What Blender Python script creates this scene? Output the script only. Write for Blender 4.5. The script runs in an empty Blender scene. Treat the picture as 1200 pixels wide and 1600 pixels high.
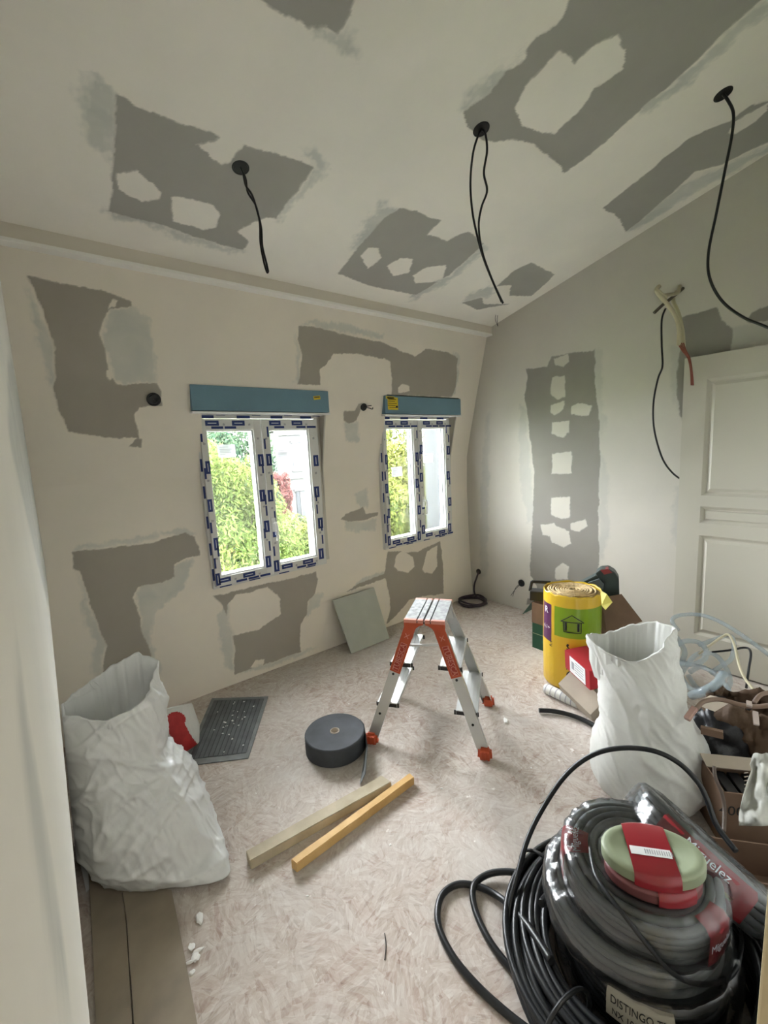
import bpy, bmesh, math, random
import numpy as np
from mathutils import Vector, Matrix, noise, Euler
S = bpy.context.scene
COL = S.collection
random.seed(7)
PI = math.pi

# ------------------------------------------------------------------ camera, world, exposure
F_PX = 677.5
YAW, PITCH, ROLL = .66717, -.14048, -.0511
EYE = Vector((0, 0, 1.55))
_f = Vector((math.sin(YAW)*math.cos(PITCH), math.cos(YAW)*math.cos(PITCH), math.sin(PITCH)))
_r0 = Vector((math.cos(YAW), -math.sin(YAW), 0)); _u0 = _r0.cross(_f)
_r = math.cos(ROLL)*_r0 + math.sin(ROLL)*_u0
_u = -math.sin(ROLL)*_r0 + math.cos(ROLL)*_u0
cam = bpy.data.cameras.new('camera'); camo = bpy.data.objects.new('camera', cam); COL.objects.link(camo)
cam.sensor_fit = 'HORIZONTAL'; cam.sensor_width = 36; cam.lens = F_PX/1200*36
cam.clip_start = .01; cam.clip_end = 300
camo.matrix_world = Matrix(((_r.x, _u.x, -_f.x, EYE.x), (_r.y, _u.y, -_f.y, EYE.y), (_r.z, _u.z, -_f.z, EYE.z), (0, 0, 0, 1)))
S.camera = camo
S.view_settings.view_transform = 'Standard'; S.view_settings.look = 'None'
S.view_settings.gamma = 1; S.view_settings.use_curve_mapping = False
EXPOSURE = 2.0
S.view_settings.exposure = EXPOSURE

SKY = 26.0
w = bpy.data.worlds.new('overcast_sky'); S.world = w; w.use_nodes = True
nt = w.node_tree; nt.nodes.clear()
o_ = nt.nodes.new('ShaderNodeOutputWorld'); b_ = nt.nodes.new('ShaderNodeBackground')
tc = nt.nodes.new('ShaderNodeTexCoord'); sp = nt.nodes.new('ShaderNodeSeparateXYZ'); rp_ = nt.nodes.new('ShaderNodeValToRGB')
nt.links.new(tc.outputs['Generated'], sp.inputs[0]); nt.links.new(sp.outputs['Z'], rp_.inputs[0])
rp_.color_ramp.elements[0].position = -.05 + .05; rp_.color_ramp.elements[0].color = (.64, .66, .71, 1)
rp_.color_ramp.elements[1].position = .9; rp_.color_ramp.elements[1].color = (1.0, .985, 1.03, 1)
nt.links.new(rp_.outputs[0], b_.inputs[0]); b_.inputs[1].default_value = SKY
nt.links.new(b_.outputs[0], o_.inputs[0])

def area(name, loc, rot, sx, sy, power, col=(1, 1, 1), portal=False):
    l = bpy.data.lights.new(name, 'AREA'); l.shape = 'RECTANGLE'; l.size = sx; l.size_y = sy; l.energy = power; l.color = col
    if portal: l.cycles.is_portal = True
    o = bpy.data.objects.new(name, l); COL.objects.link(o); o.location = loc; o.rotation_euler = rot
    return o
# daylight entering through the two windows (portals), plus an unseen fill light added behind the doorway
area('window_portal', (1.24, 3.3, 1.26), (-PI/2, 0, 0), 1.0, 1.25, 1, portal=True)
area('window_portal', (2.70, 3.3, 1.26), (-PI/2, 0, 0), 1.0, 1.25, 1, portal=True)
LANDING = 3.0
area('landing_fill_light', (.45, -1.0, 2.38), (0, 0, 0), .5, .5, LANDING, (1, .97, .92))

# ------------------------------------------------------------------ room measures
XL, XR, YF, YB = -.08, 3.41, 2.90, .05
def prof(z):                      # window wall: upright below, leaning into the room above (mansard)
    return float(np.interp(z, [0, .35, .7, 1.1, 1.45, 1.7, 1.85, 2.0, 2.3, 2.56, 2.75], [2.895, 2.915, 2.93, 2.94, 2.93, 2.875, 2.835, 2.80, 2.72, 2.655, 2.61]))
profv = np.vectorize(prof)
def ceil_z(y): return 2.625 + .243*(2.58 - y)
def xleft(z): return XL + .05*min(z, 1.0) + .008*max(0, z-1)

# ------------------------------------------------------------------ helpers
def ray(x, y): return _f + _r*((x-600)/F_PX) - _u*((y-800)/F_PX)
def on(x, y, ax, v):              # point of a plane seen at photo position (x, y)
    d = ray(x, y); return EYE + d*((v-EYE[ax])/d[ax])
def rp(x, y, r):                  # point at horizontal distance r from the eye
    d = ray(x, y); return EYE + d*(r/math.hypot(d.x, d.y))

MATS = {}
def mat(name, col, rough=.6, metal=0., bump=0., bscale=80., var=0., vscale=6., coat=0., trans=0., alpha=1., ior=1.45, spec=None, sss=0., col2=None):
    m = bpy.data.materials.new(name); m.use_nodes = True; n = m.node_tree; p = n.nodes['Principled BSDF']
    p.inputs['Base Color'].default_value = (*col, 1); p.inputs['Roughness'].default_value = rough; p.inputs['Metallic'].default_value = metal
    p.inputs['Coat Weight'].default_value = coat; p.inputs['Coat Roughness'].default_value = .15
    p.inputs['Transmission Weight'].default_value = trans; p.inputs['IOR'].default_value = ior; p.inputs['Alpha'].default_value = alpha
    if spec is not None: p.inputs['Specular IOR Level'].default_value = spec
    t = n.nodes.new('ShaderNodeTexCoord')
    if var or col2:
        no = n.nodes.new('ShaderNodeTexNoise'); no.inputs['Scale'].default_value = vscale; no.inputs['Detail'].default_value = 6
        r = n.nodes.new('ShaderNodeValToRGB'); r.color_ramp.elements[0].position = .3; r.color_ramp.elements[1].position = .7
        c2 = col2 if col2 else tuple(min(1, c*(1+var)) for c in col)
        c1 = col if col2 else tuple(c*(1-var) for c in col)
        r.color_ramp.elements[0].color = (*c1, 1); r.color_ramp.elements[1].color = (*c2, 1)
        n.links.new(t.outputs['Object'], no.inputs['Vector']); n.links.new(no.outputs['Fac'], r.inputs[0]); n.links.new(r.outputs[0], p.inputs['Base Color'])
    if bump:
        nb = n.nodes.new('ShaderNodeTexNoise'); nb.inputs['Scale'].default_value = bscale; nb.inputs['Detail'].default_value = 5
        bu = n.nodes.new('ShaderNodeBump'); bu.inputs['Strength'].default_value = bump; bu.inputs['Distance'].default_value = .01
        n.links.new(t.outputs['Object'], nb.inputs['Vector']); n.links.new(nb.outputs['Fac'], bu.inputs['Height']); n.links.new(bu.outputs[0], p.inputs['Normal'])
    MATS[name] = m; return m

def new(): return bmesh.new()
def quad(b, pts, mi=0):
    f = b.faces.new([b.verts.new(p) for p in pts]); f.material_index = mi; return f
def box(b, c, s, M=None, mi=0, bev=0.):
    """box centre c, full size s, optional 3x3/4x4 rotation about c"""
    t = bmesh.new(); bmesh.ops.create_cube(t, size=1)
    for v in t.verts: v.co = Vector((v.co.x*s[0], v.co.y*s[1], v.co.z*s[2]))
    if bev: bmesh.ops.bevel(t, geom=t.edges[:], offset=bev, segments=2, affect='EDGES', profile=.6)
    R = M.to_3x3() if M is not None else Matrix.Identity(3)
    c = Vector(c); mp = {}
    for v in t.verts: mp[v] = b.verts.new(R @ v.co + c)
    for f in t.faces:
        try:
            g = b.faces.new([mp[v] for v in f.verts]); g.material_index = mi
        except ValueError: pass
    t.free()
def beam(b, p, q, wdt, hgt, up=Vector((0, 0, 1)), mi=0, bev=0.):
    p = Vector(p); q = Vector(q); d = (q-p); L = d.length; d.normalize()
    s = d.cross(up).normalized(); n = s.cross(d).normalized()
    M = Matrix((s, d, n)).transposed()
    box(b, (p+q)/2, (wdt, L, hgt), M, mi, bev)
def smooth_path(pts, k=8, closed=False):
    P = [Vector(p) for p in pts]; n = len(P); out = []
    rng = range(n if closed else n-1)
    for i in rng:
        g = (lambda j: P[j % n]) if closed else (lambda j: P[max(0, min(n-1, j))])
        a, b_, c, d = g(i-1), g(i), g(i+1), g(i+2)
        for j in range(k):
            t = j/k; out.append(.5*((2*b_)+(c-a)*t+(2*a-5*b_+4*c-d)*t*t+(3*b_-a-3*c+d)*t**3))
    if not closed: out.append(P[-1])
    return out
def tube(b, pts, r, segs=8, closed=False, k=8, mi=0, caps=True, smooth=True, rf=None):
    P = smooth_path(pts, k, closed) if smooth else [Vector(p) for p in pts]
    n = len(P); rings = []; up = None
    for i, p in enumerate(P):
        if closed: t = P[(i+1) % n]-P[i-1]
        else: t = P[min(i+1, n-1)]-P[max(i-1, 0)]
        if t.length < 1e-9: t = Vector((0, 0, 1))
        t.normalize()
        if up is None:
            up = t.orthogonal().normalized()
        up = (up - t*up.dot(t))
        if up.length < 1e-6: up = t.orthogonal()
        up.normalize(); s = t.cross(up)
        rr = rf(i/(n-1)) if rf else r
        rings.append([b.verts.new(p+(up*math.cos(a)+s*math.sin(a))*rr) for a in [2*PI*j/segs for j in range(segs)]])
    m = n if closed else n-1
    for i in range(m):
        A, B = rings[i], rings[(i+1) % n]
        for j in range(segs):
            f = b.faces.new([A[j], A[(j+1) % segs], B[(j+1) % segs], B[j]]); f.material_index = mi; f.smooth = True
    if caps and not closed:
        for R_ in (rings[0][::-1], rings[-1]):
            f = b.faces.new(R_); f.material_index = mi
def lathe(b, prof_, c, segs=48, M=None, mi=0, close=False):
    c = Vector(c); R = M.to_3x3() if M is not None else Matrix.Identity(3); rings = []
    for (r, z) in prof_:
        rings.append([b.verts.new(R @ Vector((r*math.cos(2*PI*j/segs), r*math.sin(2*PI*j/segs), z)) + c) for j in range(segs)])
    rng = range(len(rings) if close else len(rings)-1)
    for i in rng:
        A, B = rings[i], rings[(i+1) % len(rings)]
        for j in range(segs):
            f = b.faces.new([A[j], A[(j+1) % segs], B[(j+1) % segs], B[j]]); f.material_index = mi; f.smooth = True
def text_bm(b, s, size, M, ext=.0006, mi=0, sx=1.):
    cu = bpy.data.curves.new('lettering', 'FONT'); cu.body = s; cu.size = size; cu.extrude = ext
    cu.align_x = 'CENTER'; cu.align_y = 'CENTER'; cu.resolution_u = 3
    o = bpy.data.objects.new('lettering', cu); COL.objects.link(o)
    bpy.context.view_layer.update()
    me = bpy.data.meshes.new_from_object(o)
    vs = [b.verts.new(M @ Vector((v.co.x*sx, v.co.y, v.co.z))) for v in me.vertices]
    for p in me.polygons:
        try:
            f = b.faces.new([vs[i] for i in p.vertices]); f.material_index = mi
        except ValueError: pass
    bpy.data.objects.remove(o); bpy.data.meshes.remove(me); bpy.data.curves.remove(cu)
def frame(o, x, y):               # matrix from origin and two axes
    x = Vector(x).normalized(); y = Vector(y); z = x.cross(y).normalized(); y = z.cross(x)
    return Matrix(((x.x, y.x, z.x, o[0]), (x.y, y.y, z.y, o[1]), (x.z, y.z, z.z, o[2]), (0, 0, 0, 1)))
def Rz(a): return Matrix.Rotation(a, 4, 'Z')
def Rx(a): return Matrix.Rotation(a, 4, 'X')
def Ry(a): return Matrix.Rotation(a, 4, 'Y')

def obj(name, b, mats, parent=None, loc=None, recalc=True, smooth=False):
    if recalc: bmesh.ops.recalc_face_normals(b, faces=b.faces[:])
    base = Vector(loc) if loc is not None else Vector((0, 0, 0))
    if parent is not None:
        base = Vector(parent['_b'])
    if base.length: bmesh.ops.translate(b, verts=b.verts[:], vec=-base)
    if smooth:
        for f in b.faces: f.smooth = True
    me = bpy.data.meshes.new(name); b.to_mesh(me); b.free()
    for m in (mats if isinstance(mats, (list, tuple)) else [mats]): me.materials.append(m)
    o = bpy.data.objects.new(name, me); COL.objects.link(o)
    if parent is not None:
        o.parent = parent; o['_b'] = list(base)
    else:
        o.location = base; o['_b'] = list(base)
    return o
def tag(o, label, cat, group=None, kind=None):
    o['label'] = label; o['category'] = cat
    if group: o['group'] = group
    if kind: o['kind'] = kind
    return o
def thing(name, label, cat, loc, group=None):
    o = bpy.data.objects.new(name, None); COL.objects.link(o); o.location = loc; o['_b'] = list(Vector(loc))
    o.empty_display_size = .05
    return tag(o, label, cat, group)
def struct(o): o['kind'] = 'structure'; return o
def sgroup(name, loc=(0, 0, 0)):
    o = bpy.data.objects.new(name, None); COL.objects.link(o); o.location = loc; o['_b'] = list(loc); o['kind'] = 'structure'; return o

# ------------------------------------------------------------------ materials
def plaster(name, col, bare, film):
    m = bpy.data.materials.new(name); m.use_nodes = True; n = m.node_tree; p = n.nodes['Principled BSDF']; L = n.links.new
    p.inputs['Roughness'].default_value = .85; p.inputs['Specular IOR Level'].default_value = .25
    t = n.nodes.new('ShaderNodeTexCoord')
    def attr(s):
        a = n.nodes.new('ShaderNodeAttribute'); a.attribute_name = s; return a.outputs['Fac']
    def mix(f, a, b_):
        x = n.nodes.new('ShaderNodeMixRGB')
        if isinstance(f, float): x.inputs[0].default_value = f
        else: L(f, x.inputs[0])
        for i, v in ((1, a), (2, b_)):
            if isinstance(v, tuple): x.inputs[i].default_value = (*v, 1)
            else: L(v, x.inputs[i])
        return x.outputs[0]
    no = n.nodes.new('ShaderNodeTexNoise'); no.inputs['Scale'].default_value = 1.6; no.inputs['Detail'].default_value = 7; no.inputs['Roughness'].default_value = .6
    L(t.outputs['Object'], no.inputs['Vector'])
    r = n.nodes.new('ShaderNodeValToRGB'); r.color_ramp.elements[0].position = .38; r.color_ramp.elements[1].position = .66
    r.color_ramp.elements[0].color = (0, 0, 0, 1); r.color_ramp.elements[1].color = (1, 1, 1, 1); L(no.outputs['Fac'], r.inputs[0])
    white = mix(r.outputs[0], col, tuple(c*.93 for c in (col[0], col[1]*1.01, col[2]*1.02)))
    n2 = n.nodes.new('ShaderNodeTexNoise'); n2.inputs['Scale'].default_value = 5; n2.inputs['Detail'].default_value = 8; n2.inputs['Distortion'].default_value = 1.2
    L(t.outputs['Object'], n2.inputs['Vector'])
    g = mix(n2.outputs['Fac'], bare, tuple(c*.9 for c in bare))
    fm = n.nodes.new('ShaderNodeMath'); fm.operation = 'MULTIPLY'; L(attr('film'), fm.inputs[0]); 
    mr = n.nodes.new('ShaderNodeMapRange'); mr.inputs[1].default_value = .3; mr.inputs[2].default_value = .7; mr.inputs[3].default_value = .6; mr.inputs[4].default_value = 1.; L(n2.outputs['Fac'], mr.inputs[0])
    L(mr.outputs[0], fm.inputs[1])
    c = mix(fm.outputs[0], white, film)
    c = mix(attr('bare'), c, g)
    L(c, p.inputs['Base Color'])
    mp = n.nodes.new('ShaderNodeMapping'); mp.inputs['Scale'].default_value = (14, 14, 60); L(t.outputs['Object'], mp.inputs[0])
    nb = n.nodes.new('ShaderNodeTexNoise'); nb.inputs['Scale'].default_value = 1; nb.inputs['Detail'].default_value = 6; L(mp.outputs[0], nb.inputs['Vector'])
    bu = n.nodes.new('ShaderNodeBump'); bu.inputs['Strength'].default_value = .12; bu.inputs['Distance'].default_value = .004
    L(nb.outputs['Fac'], bu.inputs['Height']); L(bu.outputs[0], p.inputs['Normal'])
    return m
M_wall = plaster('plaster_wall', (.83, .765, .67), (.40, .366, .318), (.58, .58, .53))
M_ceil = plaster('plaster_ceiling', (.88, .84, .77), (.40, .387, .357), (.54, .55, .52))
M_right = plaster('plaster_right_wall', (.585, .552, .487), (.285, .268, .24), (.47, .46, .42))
M_left = plaster('plaster_left_wall', (.82, .80, .74), (.33, .32, .29), (.56, .57, .54))

def osb():
    m = bpy.data.materials.new('osb_board'); m.use_nodes = True; n = m.node_tree; p = n.nodes['Principled BSDF']; L = n.links.new
    p.inputs['Roughness'].default_value = .75
    t = n.nodes.new('ShaderNodeTexCoord')
    def layer(cell, sx, sy, seed):
        mp = n.nodes.new('ShaderNodeMapping'); mp.inputs['Location'].default_value = (seed, seed*.7, 0); L(t.outputs['Object'], mp.inputs[0])
        nz = n.nodes.new('ShaderNodeTexNoise'); nz.inputs['Scale'].default_value = 9; L(mp.outputs[0], nz.inputs['Vector'])
        ad = n.nodes.new('ShaderNodeVectorMath'); ad.operation = 'MULTIPLY_ADD'; L(nz.outputs['Color'], ad.inputs[0]); ad.inputs[1].default_value = (.12, .12, 0); L(mp.outputs[0], ad.inputs[2])
        v = n.nodes.new('ShaderNodeTexVoronoi'); v.inputs['Scale'].default_value = cell; L(ad.outputs[0], v.inputs['Vector'])
        se = n.nodes.new('ShaderNodeSeparateColor'); L(v.outputs['Color'], se.inputs[0])
        mu = n.nodes.new('ShaderNodeMath'); mu.operation = 'MULTIPLY'; mu.inputs[1].default_value = 6.28; L(se.outputs[0], mu.inputs[0])
        ro = n.nodes.new('ShaderNodeVectorRotate'); ro.rotation_type = 'Z_AXIS'; L(t.outputs['Object'], ro.inputs['Vector']); L(mu.outputs[0], ro.inputs['Angle'])
        m2 = n.nodes.new('ShaderNodeMapping'); m2.inputs['Scale'].default_value = (sx, sy, 1); L(ro.outputs[0], m2.inputs[0])
        x = n.nodes.new('ShaderNodeTexVoronoi'); x.inputs['Scale'].default_value = 1; L(m2.outputs[0], x.inputs['Vector']); s3 = n.nodes.new('ShaderNodeSeparateColor'); L(x.outputs['Color'], s3.inputs[0])
        y = n.nodes.new('ShaderNodeTexNoise'); y.inputs['Scale'].default_value = 2; y.inputs['Detail'].default_value = 4; L(m2.outputs[0], y.inputs['Vector'])
        k = n.nodes.new('ShaderNodeMath'); k.operation = 'MULTIPLY_ADD'; k.inputs[1].default_value = .5; L(s3.outputs[0], k.inputs[0]); k2 = n.nodes.new('ShaderNodeMath'); k2.operation = 'MULTIPLY'; k2.inputs[1].default_value = .5; L(y.outputs['Fac'], k2.inputs[0]); L(k2.outputs[0], k.inputs[2])
        return k.outputs[0], se.outputs[1]
    a, ra = layer(9, 15, 62, 3.1); b_, rb = layer(14, 26, 110, 8.7); c, rc = layer(6, 9, 40, 1.3)
    def ramp(f, stops):
        r = n.nodes.new('ShaderNodeValToRGB'); L(f, r.inputs[0]); e = r.color_ramp.elements
        e[0].position, e[0].color = stops[0][0], (*stops[0][1], 1); e[1].position, e[1].color = stops[-1][0], (*stops[-1][1], 1)
        for s in stops[1:-1]:
            k = e.new(s[0]); k.color = (*s[1], 1)
        return r.outputs[0]
    def mix(f, x, y, mode='MIX'):
        k = n.nodes.new('ShaderNodeMixRGB'); k.blend_type = mode
        if isinstance(f, float): k.inputs[0].default_value = f
        else: L(f, k.inputs[0])
        L(x, k.inputs[1]); L(y, k.inputs[2]); return k.outputs[0]
    c1 = ramp(a, [(.24, (.27, .19, .145)), (.34, (.40, .33, .275)), (.52, (.475, .41, .355)), (.72, (.60, .56, .51))])
    c2 = ramp(b_, [(.23, (.19, .125, .095)), (.30, (.40, .325, .27)), (.55, (.49, .425, .37)), (.76, (.66, .625, .58))])
    c3 = ramp(c, [(.25, (.34, .21, .16)), (.38, (.48, .40, .345)), (.7, (.54, .485, .435))])
    col = mix(.5, c1, c2); col = mix(.3, col, c3)
    nz = n.nodes.new('ShaderNodeTexNoise'); nz.inputs['Scale'].default_value = 1.7; nz.inputs['Detail'].default_value = 9; nz.inputs['Roughness'].default_value = .65; L(t.outputs['Object'], nz.inputs['Vector'])
    dust = ramp(nz.outputs['Fac'], [(.43, (0, 0, 0)), (.66, (.62, .62, .62))])
    wh = n.nodes.new('ShaderNodeRGB'); wh.outputs[0].default_value = (.53, .50, .46, 1)
    col = mix(dust, col, wh.outputs[0])
    nz2 = n.nodes.new('ShaderNodeTexNoise'); nz2.inputs['Scale'].default_value = 26; nz2.inputs['Detail'].default_value = 4; L(t.outputs['Object'], nz2.inputs['Vector'])
    sp2 = ramp(nz2.outputs['Fac'], [(.69, (0, 0, 0)), (.74, (.9, .9, .9))])
    wh2 = n.nodes.new('ShaderNodeRGB'); wh2.outputs[0].default_value = (.76, .74, .70, 1)
    col = mix(sp2, col, wh2.outputs[0])
    L(col, p.inputs['Base Color'])
    bu = n.nodes.new('ShaderNodeBump'); bu.inputs['Strength'].default_value = .25; bu.inputs['Distance'].default_value = .003; L(a, bu.inputs['Height']); L(bu.outputs[0], p.inputs['Normal'])
    return m
M_osb = osb()
M_pvc = mat('white_pvc', (.78, .78, .77), .35)
M_film = mat('protective_film', (.66, .655, .63), .4, bump=.1, bscale=30)
M_blue = mat('blue_print', (.007, .026, .15), .45)
M_pale = mat('white_print', (.75, .78, .85), .5)
M_greyp = mat('grey_print', (.32, .32, .34), .6)
M_boxblue = mat('blue_foam_board', (.155, .265, .335), .75, bump=.15, bscale=60, var=.05)
M_yellow = mat('yellow_sticker', (.72, .53, .03), .5)
M_black = mat('black_plastic', (.012, .012, .013), .45)
M_ink = mat('black_ink', (.02, .02, .02), .6)
M_alu = mat('anodised_aluminium', (.56, .57, .56), .42, metal=.75, bump=.04, bscale=200)
M_alut = mat('worn_aluminium_top', (.42, .43, .42), .6, metal=.2, col2=(.17, .175, .175), vscale=34)
M_orange = mat('orange_plastic', (.46, .075, .025), .5, var=.1, vscale=30)
M_redst = mat('red_sticker', (.36, .035, .02), .5)
M_grout = mat('salmon_print', (.62, .25, .19), .6)
M_bag = mat('white_woven_bag', (.66, .67, .66), .34, bump=.5, bscale=11, coat=.35)
M_bag2 = mat('white_sack', (.62, .62, .585), .5, bump=.2, bscale=22)
M_card = mat('cardboard', (.19, .12, .08), .8, var=.08, vscale=15)
M_cardl = mat('grey_cardboard', (.42, .36, .29), .8, var=.05, vscale=10)
M_dkgreen = mat('dark_green_print', (.018, .085, .052), .5)
M_yel = mat('yellow_foil', (.66, .43, .025), .32, bump=.3, bscale=18, coat=.3)
M_green = mat('green_foil', (.20, .33, .012), .32, bump=.25, bscale=18, coat=.3)
M_purple = mat('purple_foil', (.085, .02, .075), .35)
M_wool = mat('mineral_wool', (.50, .37, .19), .95, bump=.8, bscale=60, var=.2, vscale=30)
M_red = mat('red_box_print', (.36, .02, .028), .45)
M_paper = mat('white_paper', (.72, .73, .73), .7)
M_plabel = mat('thin_label', (.75, .76, .78), .6, alpha=.62)
M_kraft = mat('kraft_paper', (.085, .05, .028), .75, bump=.8, bscale=14, var=.15, vscale=10)
M_tape = mat('dark_grey_foam', (.050, .055, .062), .8, var=.25, vscale=9)
M_wood1 = mat('grey_batten_wood', (.33, .28, .19), .75, col2=(.50, .43, .31), vscale=9)
M_wood2 = mat('yellow_batten_wood', (.55, .33, .11), .65, col2=(.68, .45, .19), vscale=12)
M_grey = mat('grey_conduit', (.125, .138, .14), .45)
M_greenw = mat('pale_green_cable', (.27, .31, .20), .5)
M_rubber = mat('black_cable', (.010, .011, .012), .38)
M_purplec = mat('dark_violet_cable', (.045, .03, .04), .5)
M_cream = mat('cream_conduit', (.50, .45, .31), .5)
M_copper = mat('copper_red_wire', (.22, .055, .035), .5)
M_chip = mat('plaster_crumb', (.78, .77, .74), .9)
M_door = mat('cream_door_paint', (.50, .475, .40), .5, bump=.03, bscale=40)
M_jamb = mat('beige_jamb', (.56, .45, .27), .6)
M_tile = mat('plasterboard_green_grey', (.44, .46, .41), .8, var=.04, vscale=8)
M_dust = mat('dusty_board', (.26, .215, .16), .8, var=.2, vscale=6)
M_zinc = mat('zinc_cheek', (.018, .021, .024), .5, var=.05)
M_house = mat('white_render', (.032, .031, .031), .8)
M_win = mat('far_window_glass', (.012, .013, .015), .2)
M_trunk = mat('bark', (.08, .06, .04), .9)
M_lawn = mat('garden_ground', (.10, .14, .05), .9, var=.3, vscale=2)
def glassy(name, tint, fac, rough=.03, bump=0, bscale=20):
    m = bpy.data.materials.new(name); m.use_nodes = True; n = m.node_tree; n.nodes.clear(); L = n.links.new
    o = n.nodes.new('ShaderNodeOutputMaterial'); mx = n.nodes.new('ShaderNodeMixShader'); tr = n.nodes.new('ShaderNodeBsdfTransparent'); g = n.nodes.new('ShaderNodeBsdfGlossy')
    tr.inputs[0].default_value = (*tint, 1); g.inputs['Roughness'].default_value = rough; g.inputs[0].default_value = (1, 1, 1, 1)
    fr = n.nodes.new('ShaderNodeFresnel'); fr.inputs[0].default_value = 1.5
    mu = n.nodes.new('ShaderNodeMath'); mu.operation = 'MULTIPLY_ADD'; mu.inputs[1].default_value = fac; mu.inputs[2].default_value = fac*.04; L(fr.outputs[0], mu.inputs[0])
    L(mu.outputs[0], mx.inputs[0]); L(tr.outputs[0], mx.inputs[1]); L(g.outputs[0], mx.inputs[2]); L(mx.outputs[0], o.inputs[0])
    if bump:
        t = n.nodes.new('ShaderNodeTexCoord'); nb = n.nodes.new('ShaderNodeTexNoise'); nb.inputs['Scale'].default_value = bscale; nb.inputs['Detail'].default_value = 3
        bu = n.nodes.new('ShaderNodeBump'); bu.inputs['Strength'].default_value = bump; bu.inputs['Distance'].default_value = .02
        L(t.outputs['Object'], nb.inputs['Vector']); L(nb.outputs['Fac'], bu.inputs['Height']); L(bu.outputs[0], g.inputs['Normal']); L(bu.outputs[0], fr.inputs['Normal'])
    return m
M_glass = glassy('window_glass', (.96, .98, .97), .8)
M_wrap = glassy('clear_plastic_wrap', (.90, .91, .92), .9, .22, .35, 16)
M_hose = mat('clear_hose', (.36, .44, .48), .2, alpha=.42, coat=.5)
M_thinbag = glassy('thin_clear_bag', (.72, .73, .72), 1.6, .35, .7, 20)
def leafmat(name, c1, c2, c3):
    m = bpy.data.materials.new(name); m.use_nodes = True; n = m.node_tree; n.nodes.clear(); L = n.links.new
    o = n.nodes.new('ShaderNodeOutputMaterial'); d = n.nodes.new('ShaderNodeBsdfDiffuse'); tl = n.nodes.new('ShaderNodeBsdfTranslucent'); mx = n.nodes.new('ShaderNodeMixShader'); mx.inputs[0].default_value = .4
    a = n.nodes.new('ShaderNodeAttribute'); a.attribute_name = 'tone'; r = n.nodes.new('ShaderNodeValToRGB'); e = r.color_ramp.elements
    e[0].color = (*c1, 1); e[1].color = (*c3, 1); k = e.new(.5); k.color = (*c2, 1)
    L(a.outputs['Fac'], r.inputs[0]); L(r.outputs[0], d.inputs[0]); L(r.outputs[0], tl.inputs[0]); L(d.outputs[0], mx.inputs[1]); L(tl.outputs[0], mx.inputs[2]); L(mx.outputs[0], o.inputs[0])
    return m

# ------------------------------------------------------------------ painted patches of bare board (mesh attributes)
rs = np.random.RandomState(5)
_dirs = rs.uniform(-1, 1, (24, 2)); _ph = rs.uniform(0, 6.28, (24, 2)); _fr = np.geomspace(8, 160, 24)
def jag(u, v, amp):
    du = np.zeros_like(u); dv = np.zeros_like(u)
    for i in range(24):
        d = _dirs[i]/np.hypot(*_dirs[i]); ph = (u*d[0]+v*d[1])*_fr[i]*2
        a = amp*(.45+.55*min(1, i/8))/(1+i*.16); du += a*np.sin(ph+_ph[i, 0]); dv += a*np.sin(ph*1.13+_ph[i, 1])
    return u+du, v+dv
def pip(u, v, poly):
    ins = np.zeros(u.shape, bool); n = len(poly)
    for i in range(n):
        x0, y0 = poly[i]; x1, y1 = poly[(i+1) % n]
        if y0 == y1: continue
        c = ((y0 > v) != (y1 > v)) & (u < (x1-x0)*(v-y0)/(y1-y0)+x0)
        ins ^= c
    return ins
def mask(u, v, adds, subs, to, step, soft=0., amp=.0024, samples=6):
    out = np.zeros(u.shape)
    for polys, sgn in ((adds, 1), (subs, -1)):
        for pl in polys:
            q = [to(*p) for p in pl]; a = np.array(q)
            lo = a.min(0)-.05-soft; hi = a.max(0)+.05+soft
            idx = np.where((u > lo[0]) & (u < hi[0]) & (v > lo[1]) & (v < hi[1]))[0]
            if not len(idx): continue
            U, Vv = jag(u[idx], v[idx], amp); acc = np.zeros(len(idx)); r = np.random.RandomState(3)
            for k in range(samples):
                s = step*.5+soft; acc += pip(U+r.uniform(-s, s), Vv+r.uniform(-s, s), q)
            acc /= samples
            if sgn > 0: out[idx] = np.maximum(out[idx], acc)
            else: out[idx] = np.minimum(out[idx], 1-acc)
    return out
def grid_obj(name, U, V, P, holes, m, attrs, flip=False):
    """U, V: 1-D coordinates; P(u, v) -> xyz arrays; holes: list of (u0, u1, v0, v1)"""
    nu, nv = len(U), len(V); uu, vv = np.meshgrid(U, V); u = uu.ravel(); v = vv.ravel()
    co = np.stack(P(u, v), 1).astype(np.float32)
    i, j = np.meshgrid(np.arange(nu-1), np.arange(nv-1)); i = i.ravel(); j = j.ravel()
    cu = (U[i]+U[i+1])/2; cv = (V[j]+V[j+1])/2; keep = np.ones(len(i), bool)
    for h in holes: keep &= ~((cu > h[0]) & (cu < h[1]) & (cv > h[2]) & (cv < h[3]))
    i = i[keep]; j = j[keep]; a = j*nu+i
    f = np.stack([a, a+1, a+nu+1, a+nu], 1)
    if flip: f = f[:, ::-1]
    me = bpy.data.meshes.new(name); me.vertices.add(len(co)); me.vertices.foreach_set('co', co.ravel())
    me.loops.add(f.size); me.loops.foreach_set('vertex_index', f.ravel().astype(np.int32))
    me.polygons.add(len(f)); me.polygons.foreach_set('loop_start', np.arange(0, f.size, 4, dtype=np.int32))
    me.update(calc_edges=True)
    for k, vals in attrs(u, v).items():
        at = me.attributes.new(k, 'FLOAT', 'POINT'); at.data.foreach_set('value', vals.astype(np.float32))
    me.polygons.foreach_set('use_smooth', np.ones(len(f), bool))
    me.materials.append(m); o = bpy.data.objects.new(name, me); COL.objects.link(o); struct(o); return o
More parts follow.
